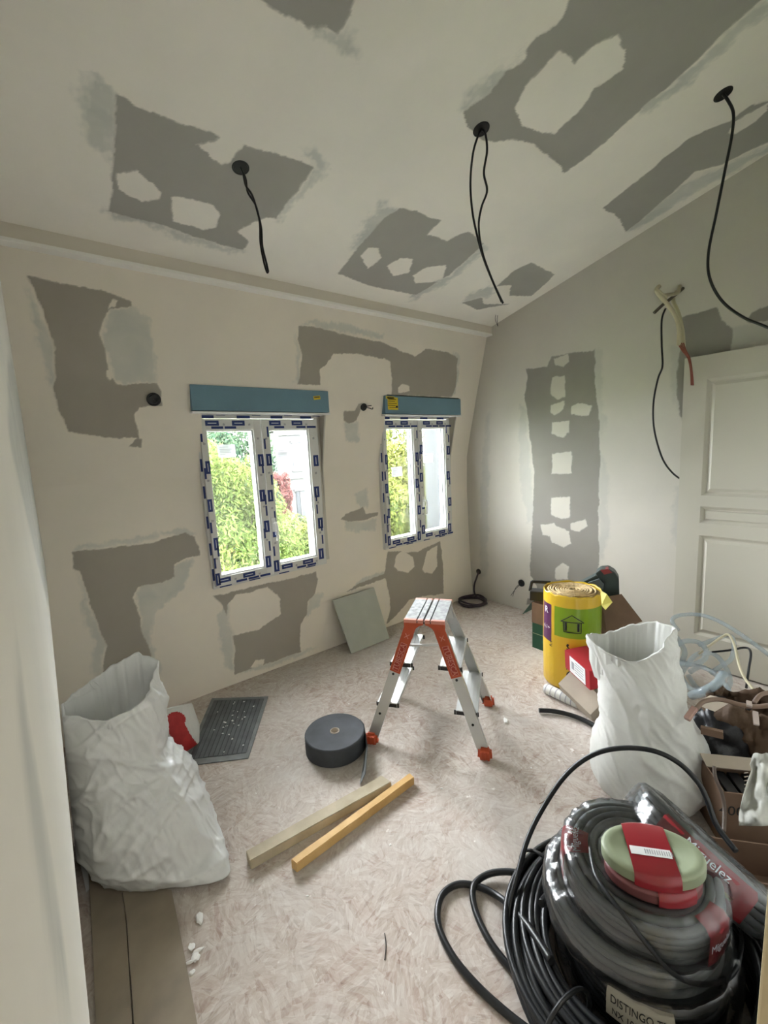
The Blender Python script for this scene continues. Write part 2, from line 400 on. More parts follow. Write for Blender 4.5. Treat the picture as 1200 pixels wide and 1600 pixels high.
def axis(a, b, step, extra=()):
    pts = sorted([a, b]+list(extra)); out = []
    for p, q in zip(pts, pts[1:]):
        n = max(1, int(math.ceil((q-p)/step))); out += list(np.linspace(p, q, n, endpoint=False))
    return np.array(out+[b])

# window measures: (outer frame left, right, bottom, top), glass, box
WINS = [dict(f=(.815, 1.685, .695, 1.87), gl=((.868, 1.178), (1.290, 1.597)), box=(.775, 1.737, 1.844, 2.0)),
        dict(f=(2.278, 3.118, .695, 1.87), gl=((2.330, 2.640), (2.745, 3.040)), box=(2.262, 3.178, 1.842, 1.99))]
GZ = (.775, 1.735)
HOLES = [(.84, 1.73, .72, 2.0), (2.30, 3.165, .72, 2.0)]

def to_wall(x, y):
    yy = 2.85
    for _ in range(6):
        p = on(x, y, 1, yy); yy = prof(p.z)
    return (p.x, p.z)
def to_ceil(x, y):
    d = ray(x, y); t = (2.625+.243*2.58-1.55)/(d.z+.243*d.y); p = EYE+d*t; return (p.x, p.y)
def to_right(x, y):
    p = on(x, y, 0, XR); return (p.y, p.z)
def to_left(x, y):
    p = on(x, y, 0, -.035); return (p.y, p.z)

wall_add = [
 [(43,430),(70,437),(120,447),(165,455),(205,472),(205,480),(180,482),(165,487),(157,510),(155,525),(165,545),(165,560),(172,585),(182,600),(195,601),(245,597),(252,612),(252,634),(218,636),(210,648),(213,665),(220,700),(213,684),(170,684),(150,681),(107,675),(92,640),(82,605),(88,590),(85,545),(70,490)],
 [(467,508),(500,512),(530,520),(570,530),(600,535),(612,542),(625,548),(648,558),(665,545),(700,550),(715,560),(712,605),(705,620),(612,618),(612,600),(610,566),(600,560),(580,558),(560,553),(520,553),(510,568),(500,577),(500,602),(466,600),(472,560),(466,530)],
 [(537,642),(553,642),(560,630),(566,630),(560,648),(557,657),(545,662),(537,658)],
 [(532,812),(540,803),(562,795),(566,792),(572,803),(590,800),(590,806),(570,812),(545,815)],
 [(111,862),(160,858),(200,853),(240,848),(275,836),(290,832),(305,840),(312,868),(290,872),(272,880),(272,902),(245,912),(215,917),(208,935),(212,950),(222,985),(232,1010),(240,1045),(248,1100),(140,1110),(160,1060),(165,1010),(145,955),(125,895),(115,890)],
 [(333,932),(400,915),(440,908),(493,893),(497,905),(492,930),(480,940),(480,960),(470,975),(468,1005),(470,1018),(420,1036),(366,1054),(366,1010),(357,965),(345,945)],
 [(606,862),(650,862),(688,846),(692,880),(693,928),(660,932),(640,937),(625,955),(605,975),(603,915),(590,908),(540,925),(560,912),(600,897)],
 [(212,686),(222,686),(222,700),(200,698)],
]
wall_sub = [
 [(367,930),(418,918),(438,935),(438,960),(425,968),(400,985),(362,995),(355,965),(354,945)],
 [(392,1042),(400,1032),(413,1030),(412,1040),(400,1046)],
 [(616,885),(620,868),(630,860),(645,870),(647,885),(637,895),(622,892)],
 [(660,890),(667,862),(683,852),(683,885),(675,896),(664,895)],
 [(586,912),(602,903),(606,920),(610,950),(605,972),(592,950)],
 [(622,605),(628,600),(640,603),(640,612),(622,614)],
 [(167,580),(172,578),(176,590),(172,594),(168,590)], [(168,485),(175,468),(182,470),(178,480)],
]
wall_film = [
 [(40,452),(52,470),(66,500),(80,540),(86,580),(86,600),(78,602),(66,560),(56,520)],
 [(165,487),(205,482),(232,500),(240,560),(243,595),(195,600),(180,592),(170,560),(158,525)],
 [(467,506),(600,530),(602,522),(560,512),(500,500)], [(463,512),(470,600),(462,595)], [(705,552),(719,556),(712,615),(705,618)],
 [(110,855),(200,842),(245,832),(250,838),(200,852),(115,862)], [(245,832),(290,822),(308,835),(290,840)],
 [(272,880),(300,875),(285,920),(240,960),(235,1000),(250,1060),(236,1040),(212,950),(215,917),(245,910)],
 [(355,930),(362,995),(366,1050),(350,1040),(340,960)], [(366,1054),(470,1018),(500,1012),(400,1050)],
 [(480,930),(505,925),(500,945),(480,965)], [(118,895),(140,950),(160,1000),(160,1060),(145,1050),(140,1000)],
 [(545,925),(600,900),(600,893),(560,905)], [(537,660),(560,660),(562,690),(540,690)], [(538,815),(590,812),(585,830),(540,830)],
 [(555,770),(572,765),(575,790),(560,795)],
]
ceil_add = [
 [(181,145),(215,163),(250,180),(300,197),(345,212),(335,220),(308,226),(345,258),(362,252),(380,225),(400,232),(440,242),(490,262),(430,342),(415,340),(390,350),(371,362),(388,378),(378,391),(340,380),(300,368),(256,352),(230,346),(170,330),(175,290),(178,250)],
 [(395,-8),(556,-8),(545,25),(527,52),(512,38),(500,45),(482,46),(450,25)],
 [(893,-10),(880,25),(868,40),(835,60),(824,78),(820,95),(790,110),(765,145),(724,175),(733,200),(745,212),(770,223),(800,218),(815,220),(835,227),(862,245),(882,270),(930,235),(965,205),(1005,168),(1060,120),(1120,62),(1200,-10)],
 [(943,325),(975,298),(1010,270),(1040,245),(1075,218),(1110,200),(1140,188),(1175,165),(1200,158),(1215,150),(1215,215),(1165,238),(1130,256),(1085,268),(1060,292),(1000,345),(978,362),(965,340)],
 [(527,428),(560,385),(600,340),(625,325),(650,330),(686,345),(668,367),(700,376),(730,362),(757,380),(730,405),(700,430),(650,461),(590,450)],
 [(722,473),(765,462),(775,447),(800,425),(830,410),(867,428),(845,450),(830,462),(800,463),(795,475),(745,484)],
]
ceil_sub = [
 [(184,270),(215,267),(250,300),(247,313),(222,316),(185,296)], [(268,307),(300,312),(330,318),(343,335),(337,355),(318,360),(270,345)],
 [(873,80),(885,82),(900,97),(930,70),(965,55),(975,80),(975,108),(950,125),(925,138),(918,155),(908,168),(870,208),(850,210),(815,195),(801,172),(820,135)],
 [(1138,207),(1148,190),(1165,180),(1200,160),(1200,172),(1180,190),(1150,208)],
 [(562,400),(575,387),(590,388),(595,402),(575,420)], [(604,415),(625,403),(645,405),(640,425),(615,432)], [(645,430),(665,418),(697,415),(690,440),(648,443)],
 [(752,460),(765,448),(800,445),(795,462),(830,463),(820,475),(755,475)],
]
ceil_film = [
 [(125,110),(181,146),(178,250),(135,232),(128,170)], [(168,325),(255,345),(256,358),(168,340)], [(256,352),(378,391),(372,396),(256,366)],
 [(490,262),(507,268),(470,300),(432,345),(425,342)], [(500,35),(525,45),(560,60),(550,100),(540,90),(525,62),(490,55)],
 [(1005,168),(1200,-5),(1215,10),(1010,178)], [(824,78),(765,145),(724,175),(715,168),(770,110),(800,100)],
 [(978,362),(1060,292),(1130,258),(1215,218),(1215,230),(1100,290),(1000,355)], [(590,318),(625,325),(560,385),(545,390)], [(700,430),(757,380),(765,385),(700,440),(640,470),(640,462)],
 [(722,473),(765,462),(775,447),(760,450),(730,460)], [(470,240),(500,235),(507,268),(490,262)],
]
right_add = [
 [(822,577),(855,572),(862,557),(905,550),(930,547),(930,600),(937,660),(938,700),(936,780),(934,830),(938,860),(935,885),(925,935),(822,945),(830,915),(828,890),(830,860),(833,800),(835,740),(826,660),(820,622),(824,590)],
 [(1066,495),(1090,488),(1120,480),(1128,500),(1145,512),(1143,560),(1080,560),(1074,665),(1062,650),(1058,600),(1060,560),(1066,540)],
 [(1166,500),(1175,487),(1200,478),(1215,480),(1215,498),(1170,505)],
]
right_sub = [
 [(866,560),(888,553),(890,565),(880,573),(868,570)], [(862,590),(883,586),(884,620),(872,625),(860,615)], [(861,633),(883,626),(880,640),(868,649),(860,645)],
 [(893,635),(904,629),(925,634),(920,650),(892,648)], [(862,660),(890,657),(890,675),(880,684),(862,678)], [(863,710),(893,706),(894,740),(863,740)],
 [(862,778),(891,776),(890,808),(878,811),(862,805)], [(844,820),(865,817),(870,822),(890,830),(892,850),(880,855),(862,848),(860,838),(848,836)], [(891,818),(915,812),(918,823),(905,831),(892,826)],
 [(868,888),(880,879),(888,885),(888,905),(868,905)], [(808,905),(815,893),(830,900),(838,915),(838,935),(808,935)], [(845,553),(862,552),(862,557),(855,570),(845,570)],
]
right_film = [
 [(926,548),(943,546),(942,640),(950,655),(938,690),(934,640)], [(812,630),(822,640),(832,750),(836,810),(825,820),(812,740)], [(938,700),(950,740),(952,830),(945,870),(936,880)],
 [(1048,540),(1066,540),(1062,590),(1060,650),(1050,600)], [(1145,512),(1215,500),(1215,530),(1143,545)], [(1056,760),(1070,760),(1062,860),(1050,850)],
 [(760,650),(766,640),(762,900),(750,905),(752,760)],
]
left_film = [[(2,560),(12,560),(40,700),(72,900),(80,960),(66,930),(30,800),(0,690)], [(0,1000),(20,1150),(60,1350),(95,1600),(70,1600),(35,1400),(0,1200)], [(20,640),(26,650),(50,780),(46,790)]]

# ------------------------------------------------------------------ setting: walls, floor, ceiling
def wattr(u, v):
    return dict(bare=mask(u, v, wall_add, wall_sub, to_wall, .006), film=mask(u, v, wall_film, [], to_wall, .006, soft=.010, amp=.006, samples=14))
U = axis(XL-.1, XR, .0048, [h[0] for h in HOLES]+[h[1] for h in HOLES]); V = axis(0, 2.70, .0048, [.72, 2.0])
wf = grid_obj('wall_front', U, V, lambda u, v: (u, profv(v), v), HOLES, M_wall, wattr)
def cattr(u, v):
    return dict(bare=mask(u, v, ceil_add, ceil_sub, to_ceil, .008, amp=.0028), film=mask(u, v, ceil_film, [], to_ceil, .008, soft=.02, amp=.01, samples=14))
grid_obj('ceiling', axis(-.3, XR+.02, .0055), axis(-.1, 2.7, .0055), lambda u, v: (u, v, 2.625+.243*(2.58-v)), [], M_ceil, cattr, True)
def rattr(u, v):
    return dict(bare=mask(u, v, right_add, right_sub, to_right, .007), film=mask(u, v, right_film, [], to_right, .007, soft=.012, amp=.006, samples=14))
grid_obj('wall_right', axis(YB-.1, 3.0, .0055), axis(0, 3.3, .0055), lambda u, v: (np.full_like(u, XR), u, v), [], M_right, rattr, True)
def lattr(u, v):
    return dict(bare=np.zeros_like(u), film=mask(u, v, left_film, [], to_left, .01, soft=.02, samples=14))
grid_obj('wall_left', axis(-1.7, 3.1, .02), axis(0, 3.3, .02), lambda u, v: (np.vectorize(xleft)(v), u, v), [], M_left, lattr)

b = new(); box(b, (1.6, .7, -.06), (4.2, 4.8, .12)); fl = struct(obj('floor', b, M_osb))
# window reveals (sides, head and sill of each opening)
b = new()
for (x0, x1, z0, z1) in HOLES:
    zs = list(np.linspace(z0, z1, 24)); YO = 3.32
    for x in (x0, x1):
        for a, c in zip(zs, zs[1:]): quad(b, [(x, prof(a), a), (x, prof(c), c), (x, 2.96, c), (x, 2.96, a)])
    quad(b, [(x0, prof(z1), z1), (x1, prof(z1), z1), (x1, 2.96, z1), (x0, 2.96, z1)])
    quad(b, [(x0, prof(z0), z0), (x1, prof(z0), z0), (x1, 2.96, z0), (x0, 2.96, z0)])
    box(b, (x1-.022, 2.945, (z0+z1)/2-.06), (.046, .02, z1-z0-.12))
    for x, w_ in ((x1, .012),):
        for a, c in zip(zs[:-1], zs[1:]):
            if a > 1.15: beam(b, (x-.003, prof(a)-.001, a), (x-.003, prof(c)-.001, c), .010, .006)
struct(obj('trim_1', b, M_right, recalc=False))
# plaster boxing along the top of the window wall
b = new(); box(b, (1.665, 2.665, 2.63), (3.52, .13, .17), bev=.004); box(b, (1.665, 2.633, 2.5435), (3.52, .070, .006), mi=1); box(b, (1.665, 2.5975, 2.549), (3.52, .004, .016), mi=1); struct(obj('trim_2', b, [mat('beam_plaster', (.70, .645, .56), .9, var=.04, vscale=2), mat('lit_underside', (.90, .88, .84), .6)]))  # paler strips: floor light on the underside put into the colour
# back wall with the doorway the photograph is taken from, jamb and landing
b = new(); box(b, (2.13, -.02, 1.65), (2.62, .13, 3.3)); box(b, (.36, -.02, 2.75), (.95, .13, 1.2)); struct(obj('wall_back', b, M_left))
b = new(); box(b, (.835, .035, 1.08), (.05, .145, 2.16), bev=.004); box(b, (.36, .035, 2.14), (.95, .145, .05)); struct(obj('trim_3', b, M_jamb))
b = new(); box(b, (.45, -1.7, 1.25), (1.5, .06, 2.5)); box(b, (1.12, -.9, 1.25), (.06, 1.7, 2.5)); box(b, (.45, -.9, 2.45), (1.5, 1.7, .06)); struct(obj('wall_landing', b, M_left))
# outer masonry of the dormers
b = new()
for k, (x0, x1, z0, z1) in enumerate(HOLES):
    box(b, (x1+.06, 3.15, 1.28), (.05, .34, 1.4)); box(b, (x0-.06, 3.15, 1.28), (.05, .34, 1.4)); box(b, ((x0+x1)/2, 3.12, .66), (x1-x0+.2, .36, .05))
struct(obj('trim_4', b, M_zinc))
b = new(); box(b, (1.65, 3.10, .34), (4.3, .25, .62)); 
for xa, xb in ((-.6, .76), (1.81, 2.22), (3.245, 3.7)): box(b, ((xa+xb)/2, 3.12, 1.4), (xb-xa, .25, 2.6))
box(b, (1.65, 3.12, 2.4), (4.3, .3, .85)); struct(obj('wall_outer', b, M_zinc))
b = new(); box(b, (XR+.08, 1.4, 1.6), (.14, 3.2, 3.4)); box(b, (-.24, .9, 1.6), (.14, 5.3, 3.4)); box(b, (1.6, 1.2, 3.42), (4.2, 3.5, .1)); struct(obj('wall_shell', b, M_right))

# windows --------------------------------------------------------------------------------
def window(k, W):
    fx0, fx1, fz0, fz1 = W['f']; YP = 2.885
    root = sgroup('window_%d' % (k+1), ((fx0+fx1)/2, YP, fz0))
    rnd = random.Random(11+k)
    def bar(b, x0, x1, z0, z1, y0, y1, mi=0, bev=.003): box(b, ((x0+x1)/2, (y0+y1)/2, (z0+z1)/2), (x1-x0, y1-y0, z1-z0), mi=mi, bev=bev)
    b = new(); fw = .028
    bar(b, fx0, fx0+fw, fz0, fz1, YP+.012, 2.965, 1); bar(b, fx1-fw, fx1, fz0, fz1, YP+.012, 2.965, 1)
    bar(b, fx0+fw, fx1-fw, fz0, fz0+fw, YP+.012, 2.965, 1); bar(b, fx0+fw, fx1-fw, fz1-fw-.03, fz1, YP+.012, 2.965, 1)
    # printed labels on the protective film of frame and sashes
    def lab(bb, cx, cz, w_, h_, y, full=True):
        bar(bb, cx-w_/2, cx+w_/2, cz-h_/2, cz+h_/2, y-.0012, y+.002, 2, 0)
        if full:
            if h_ > w_: bar(bb, cx-w_*.06, cx+w_*.06, cz-h_*.32, cz+h_*.32, y-.0018, y, 3, 0)
            else: bar(bb, cx-w_*.32, cx+w_*.32, cz-h_*.06, cz+h_*.06, y-.0018, y, 3, 0)
    def glyph(bb, cx, cz, s, y):
        for i in range(3): bar(bb, cx-s*(.5-.3*i), cx-s*(.5-.3*i)+s*.18, cz-s*.5, cz+s*.5*(.4+.6*rnd.random()), y-.001, y, 4, 0)
        bar(bb, cx-s*.5, cx+s*.4, cz-s*.1, cz+s*.08, y-.001, y, 4, 0)
    for x in (fx0+.010, fx1-.010):
        z = fz0+.1
        while z < fz1-.15:
            lab(b, x, z, .018, .08, YP+.012, False); z += .15+.05*rnd.random()
    for z in (fz0+.013,):
        x = fx0+.08
        while x < fx1-.07:
            lab(b, x, z, .08, .018, YP+.012, False); x += .2+.03*rnd.random()
    x = fx0+.07
    while x < fx1-.08:
        lab(b, x, GZ[1]+.085, .09, .018, YP+.012, False); lab(b, x+.09, GZ[1]+.1, .06, .012, YP+.012, False); x += .21+.03*rnd.random()
    fr = obj('frame', b, [M_pvc, M_film, M_blue, M_pale, M_greyp], root)
    mid = (W['gl'][0][1]+W['gl'][1][0])/2
    for s, (g0, g1) in enumerate(W['gl']):
        sx0 = fx0+.014 if s == 0 else mid+.003; sx1 = mid-.003 if s == 0 else fx1-.014
        z0, z1 = fz0+.018, GZ[1]+.07; ya, yb = YP-.012, 2.95
        b = new()
        bar(b, sx0, g0, z0, z1, ya, yb, 1); bar(b, g1, sx1, z0, z1, ya, yb, 1); bar(b, g0, g1, z0, GZ[0], ya, yb, 1); bar(b, g0, g1, GZ[1], z1, ya, yb, 1)
        # glazing beads, plain white, stepping back to the glass
        for (x0, x1, a, c) in ((g0-.001, g0+.006, GZ[0], GZ[1]), (g1-.012, g1+.001, GZ[0], GZ[1]), (g0, g1, GZ[0]-.001, GZ[0]+.012), (g0, g1, GZ[1]-.008, GZ[1]+.001)): bar(b, x0, x1, a, c, ya+.012, yb-.005, 0)
        bar(b, g1-.022, g1-.019, GZ[0]+.012, GZ[1], ya+.03, ya+.04, 5, 0)
        # labels down the stiles
        for cx, wd in ((((sx0+g0)/2), g0-sx0), (((g1+sx1)/2), sx1-g1)):
            z = GZ[0]-.02+.06*rnd.random(); i = 0
            while z < GZ[1]-.02:
                if i % 2 == 0: lab(b, cx+.006*(1 if i % 4 else -1), z, min(.042, wd*.74), .082, ya); z += .06
                else: glyph(b, cx, z+.005, .018, ya)
                if rnd.random() < .6: lab(b, cx+(.014 if rnd.random() < .5 else -.014), z+.05, .012, .07, ya, False)
                z += .075+.03*rnd.random(); i += 1
        for cz, ht in (((z0+GZ[0])/2, GZ[0]-z0), ((z1+GZ[1])/2, z1-GZ[1])):
            x = g0-.02+.05*rnd.random(); i = 0
            while x < g1:
                if i % 2 == 0: lab(b, x+.03, cz+.008, .085, .032, ya); 
                else: glyph(b, x+.02, cz, .016, ya)
                if rnd.random() < .7: lab(b, x+.06, cz-.02, .075, .015, ya, False)
                x += .085; i += 1
        sh = obj('sash', b, [M_pvc, M_film, M_blue, M_pale, M_greyp, M_ink], root)
        b = new(); bar(b, g0, g1, GZ[0], GZ[1], 2.925, 2.929, 0, 0); gp = obj('glass', b, M_glass, root)
        # maker's label stuck on the pane
        if k == 0: cx, cz = ((g0+g1)/2-.02, 1.60) if s == 0 else (g0+.12, 1.56)
        else: cx, cz = ((g0+g1)/2-.01, 1.36) if s == 0 else ((g0+g1)/2-.03, 1.46)
        b = new(); lw, lh = .115, .085
        bar(b, cx-lw/2, cx+lw/2, cz-lh/2, cz+lh/2, 2.9235, 2.9245, 0, 0)
        for i, (a, l) in enumerate(((.28, .5), (.1, .7), (-.02, .6), (-.14, .66), (-.3, .3))): bar(b, cx-lw*.42, cx-lw*.42+lw*l, cz+lh*a, cz+lh*a+.005, 2.923, 2.9236, 1, 0)
        obj('pane_label', b, [M_plabel, M_greyp], root)
    # espagnolette handle
    b = new(); hx = mid+.028
    box(b, (hx, YP-.018, 1.07), (.028, .012, .10), bev=.004)
    tube(b, [(hx, YP-.02, 1.08), (hx, YP-.045, 1.085), (hx+.004, YP-.055, 1.07), (hx+.006, YP-.055, 1.02), (hx+.004, YP-.052, .96)], .009, 10)
    obj('window_handle', b, M_pvc, root)
    return root
for k, W in enumerate(WINS): window(k, W)
# roller shutter boxes above the windows
for k, W in enumerate(WINS):
    x0, x1, z0, z1 = W['box']
    side = 'left window, small yellow sticker at its right end' if k == 0 else 'right window, big yellow sticker at its left end'
    t = thing('roller_shutter_box', 'pale blue roller shutter box over the '+side, 'shutter box', ((x0+x1)/2, 2.86, z0))
    b = new(); box(b, ((x0+x1)/2, 2.875, (z0+z1)/2+.002), (x1-x0-.004, .17, z1-z0-.004), bev=.002)
    obj('box_body', b, M_boxblue, t)
    b = new(); box(b, ((x0+x1)/2, 2.86, z0-.006), (x1-x0+.004, .15, .010), bev=.002); obj('bottom_rail', b, M_pvc, t)
    b = new()
    if k == 0:
        M = frame((x1-.10, 2.7885, z1-.05), (1, 0, .12), (-.1, 0, 1)); box(b, M.translation, (.055, .001, .026), Ry(-.12)); 
        box(b, M.translation+Vector((0, -.001, .004)), (.045, .001, .006), Ry(-.12), mi=1)
    else:
        box(b, (x0+.085, 2.7885, z0+.085), (.11, .001, .10)); box(b, (x0+.06, 2.7885, z1-.016), (.09, .001, .02))
        for i in range(5): box(b, (x0+.08-.01*(i % 2), 2.7875, z0+.055+.016*i), (.07+.01*(i % 3), .001, .004), mi=1)
        box(b, (x0+.062, 2.7875, z1-.016), (.07, .001, .008), mi=1)
        box(b, (x0+.125, 2.7875, z0+.06), (.02, .001, .016), mi=1)
    obj('sticker', b, [M_yellow, M_ink], t)

# door leaf standing open against the right wall -------------------------------------------
dy0, dy1, dX = .10, 1.035, 3.325
droot = sgroup('door_1', (dX, (dy0+dy1)/2, 0))
b = new()
panels = [(1.16, 1.89), (.98, 1.09), (.22, .90)]; st = .125
zb, zt = .012, 2.035
zz = [zb]+sorted([z for p in panels for z in p])+[zt]
x0 = dX; th = .04
def slab(b, ya, yb, za, zc, xf=x0, t_=th, bev=0.): box(b, (xf+t_/2, (ya+yb)/2, (za+zc)/2), (t_, yb-ya, zc-za), bev=bev)
slab(b, dy1-st, dy1, zb, zt); slab(b, dy0, dy0+st, zb, zt)
for a, c in ((zb, .22), (.90, .98), (1.09, 1.16), (1.89, zt)): slab(b, dy0+st, dy1-st, a, c)
for a, c in panels:
    ya, yb = dy0+st, dy1-st; d = .018
    # sloping moulding and raised field
    o4 = [(x0, ya, a), (x0, yb, a), (x0, yb, c), (x0, ya, c)]; i4 = [(x0+.014, ya+d, a+d), (x0+.014, yb-d, a+d), (x0+.014, yb-d, c-d), (x0+.014, ya+d, c-d)]
    j4 = [(x0+.014, ya+d+.008, a+d+.008), (x0+.014, yb-d-.008, a+d+.008), (x0+.014, yb-d-.008, c-d-.008), (x0+.014, ya+d+.008, c-d-.008)]
    e = .045; k4 = [(x0+.004, ya+e, a+e), (x0+.004, yb-e, a+e), (x0+.004, yb-e, c-e), (x0+.004, ya+e, c-e)]
    if c-a < .2: e = .03; k4 = [(x0+.004, ya+e, a+e), (x0+.004, yb-e, a+e), (x0+.004, yb-e, c-e), (x0+.004, ya+e, c-e)]
    for A, B in ((o4, i4), (i4, j4), (j4, k4)):
        for q in range(4): quad(b, [A[q], A[(q+1) % 4], B[(q+1) % 4], B[q]])
    quad(b, k4)
obj('door_leaf', b, M_door, droot)

# ------------------------------------------------------------------ outside: garden, trees, house
b = new(); box(b, (8, 24, -3.1), (60, 40, .2)); struct(obj('ground_garden', b, M_lawn))
def leafy(name, label, c, rad, n, size, m, seed, trunk=True):
    t = thing(name, label, 'tree', (c[0], c[1], -3.0), 'trees and bushes seen through the windows')
    rg = np.random.RandomState(seed)
    d = rg.normal(size=(n, 3)); d /= np.linalg.norm(d, axis=1)[:, None]
    rr = 1-.35*rg.rand(n)**1.5; lump = 1+.12*np.sin(d[:, 0]*7+seed)+.10*np.sin(d[:, 2]*9+seed*2)+.08*np.sin(d[:, 1]*11)
    pos = d*rr[:, None]*lump[:, None]*np.array(rad)
    up = d*.7+rg.normal(size=(n, 3))*.6+np.array([0, -.2, .5]); up /= np.linalg.norm(up, axis=1)[:, None]
    a = rg.normal(size=(n, 3)); a -= up*(a*up).sum(1)[:, None]; a /= np.linalg.norm(a, axis=1)[:, None]
    a[:, 2] -= .4; s = np.cross(up, a); s /= np.linalg.norm(s, axis=1)[:, None]
    L_ = size*(.6+.8*rg.rand(n))[:, None]
    co = np.stack([pos-a*L_*.5, pos+s*L_*.17, pos+a*L_*.5, pos-s*L_*.17], 1).reshape(-1, 3)+np.array([0, 0, c[2]+3.0])
    me = bpy.data.meshes.new('foliage'); me.vertices.add(4*n); me.vertices.foreach_set('co', co.astype(np.float32).ravel())
    me.loops.add(4*n); me.loops.foreach_set('vertex_index', np.arange(4*n, dtype=np.int32)); me.polygons.add(n); me.polygons.foreach_set('loop_start', np.arange(0, 4*n, 4, dtype=np.int32))
    me.update(calc_edges=True)
    tone = np.clip(rg.rand(n)*.7+.15+.18*np.sin(pos[:, 0]*2.1+pos[:, 2]*1.7+seed), 0, 1); at = me.attributes.new('tone', 'FLOAT', 'POINT'); at.data.foreach_set('value', np.repeat(tone, 4).astype(np.float32))
    me.materials.append(m); o = bpy.data.objects.new('foliage', me); COL.objects.link(o); o.parent = t
    b = new(); tube(b, [(c[0], c[1], -3.0), (c[0]+.05, c[1], -1.5), (c[0]-.03, c[1], c[2]), (c[0], c[1], c[2]+rad[2]*.5)], .12, 8, rf=lambda q: .12-.09*q)
    for q in range(5):
        an = q*1.3+seed; tube(b, [(c[0], c[1], c[2]-.6), (c[0]+.4*rad[0]*math.cos(an), c[1]+.4*rad[1]*math.sin(an), c[2]), (c[0]+.7*rad[0]*math.cos(an), c[1]+.7*rad[1]*math.sin(an), c[2]+.45*rad[2])], .03, 6)
    obj('trunk', b, M_trunk, t)
M_l1 = leafmat('leaf_yellow_green', (0.0104, 0.0184, 0.0046), (0.0357, 0.0490, 0.0127), (0.0691, 0.0749, 0.0259))
M_l2 = leafmat('leaf_deep_green', (0.0086, 0.0196, 0.0127), (0.0230, 0.0374, 0.0207), (0.0432, 0.0576, 0.0346))
M_l3 = leafmat('leaf_gold_green', (0.0144, 0.0242, 0.0069), (0.0490, 0.0576, 0.0127), (0.0922, 0.0922, 0.0259))
M_l4 = leafmat('leaf_red', (0.0403, 0.0144, 0.0144), (0.0691, 0.0288, 0.0259), (0.0864, 0.0576, 0.0403))
leafy('leafy_hedge', 'bright yellow-green bush filling the left pane of the left window', (2.75, 8.6, -.7), (1.35, 1.1, 2.25), 52000, .095, M_l1, 3)
leafy('garden_tree', 'dark green tree behind the bright bush in the left window', (4.1, 13.5, .6), (1.7, 1.3, 2.6), 34000, .14, M_l2, 8)
leafy('leafy_hedge', 'low green bush at the foot of the white house', (5.35, 10.0, -1.75), (.95, .9, 1.8), 32000, .1, M_l1, 5)
leafy('conifer', 'slim bluish tree beside the white house', (7.1, 16.6, .2), (.45, .45, 3.2), 9000, .14, M_l2, 9)
leafy('red_shrub', 'reddish shrub against the white house', (6.9, 14.8, .1), (.4, .4, .85), 4500, .12, M_l4, 4)
leafy('golden_tree', 'golden-green tree filling the left pane of the right window', (7.2, 8.6, -.4), (1.35, 1.1, 2.3), 50000, .115, M_l3, 12)
leafy('garden_tree', 'green tree behind the golden tree, low in the right window', (10.2, 11.2, -1.2), (1.6, 1.2, 2.2), 18000, .17, M_l1, 15)
leafy('garden_tree', 'distant dark tree between the two windows', (6.0, 23., .0), (2.6, 1.5, 2.4), 20000, .22, M_l2, 21)
ho = thing('house', 'white neighbouring house with cornice seen through the left window', 'house', (11.2, 19.0, -3))
b = new(); box(b, (11.6, 19.5, -.2), (6.0, 4, 5.6)); box(b, (8.85, 17.3, -.2), (1.0, .8, 5.6)); obj('wall', b, M_house, ho)
b = new(); box(b, (11.6, 19.5, .62), (6.3, 4.3, .12)); box(b, (11.6, 19.5, .48), (6.15, 4.15, .12)); box(b, (8.85, 17.3, .62), (1.2, 1.0, .12)); box(b, (8.85, 17.3, 2.5), (1.3, 1.1, .2)); obj('cornice', b, M_house, ho)
for x in (8.76, 10.3, 11.8):
    for z in (1.5, -.55):
        yf = 16.9 if x < 9.5 else 17.5
        b = new(); box(b, (x, yf, z), (.42, .06, 1.1)); box(b, (x, yf-.03, z), (.05, .04, 1.1), mi=1); box(b, (x, yf-.03, z+.62), (.6, .12, .08), mi=1); box(b, (x, yf-.03, z-.6), (.6, .12, .07), mi=1)
        obj('window', b, [M_win, M_house], ho)
b = new(); box(b, (11.6, 19.5, 2.9), (6.6, 4.6, .5)); obj('roof', b, M_zinc, ho)
# ------------------------------------------------------------------ cables hanging from the ceiling
def ceiling_cable(px, label, paths, r, group):
    c = to_ceil(*px); z = ceil_z(c[1]); n = Vector((0, -.243, -1)).normalized(); c3 = Vector((c[0], c[1], z))
    t = thing('ceiling_cable', label, 'cable', c3, group)
    M = Matrix.Rotation(-math.atan(.243), 4, 'X')
    b = new(); lathe(b, [(.041, -.004), (.044, 0), (.044, .0015), (.036, .0015), (.036, .045), (.0, .045)], c3+n*.002, 32, M@Matrix.Identity(4)); bmesh.ops.scale(b, vec=(1, 1, 1), verts=b.verts[:])
    b.free(); b = new()
    def disc(r0, r1, off):
        x = n.orthogonal().normalized(); y = n.cross(x); R0 = []; R1 = []
        for j in range(32):
            a = 2*PI*j/32; q = x*math.cos(a)+y*math.sin(a)
            R0.append(b.verts.new(c3+q*r0+n*off[0])); R1.append(b.verts.new(c3+q*r1+n*off[1]))
        for j in range(32): b.faces.new([R0[j], R0[(j+1) % 32], R1[(j+1) % 32], R1[j]])
        return R1
    disc(.036, .031, (.0025, .003)); disc(.037, .036, (-.001, .0025)); disc(.031, .030, (.003, .001)); R_ = disc(.030, .028, (.001, .0012)); b.faces.new(R_)
    obj('ceiling_hole', b, M_black, t, recalc=True)
    b = new()
    for p in paths: tube(b, [c3+n*.001]+[Vector(q) for q in p], r, 8)
    obj('cable_loop', b, M_rubber, t)
    return t, c3
r1 = math.hypot(.84, 1.93)
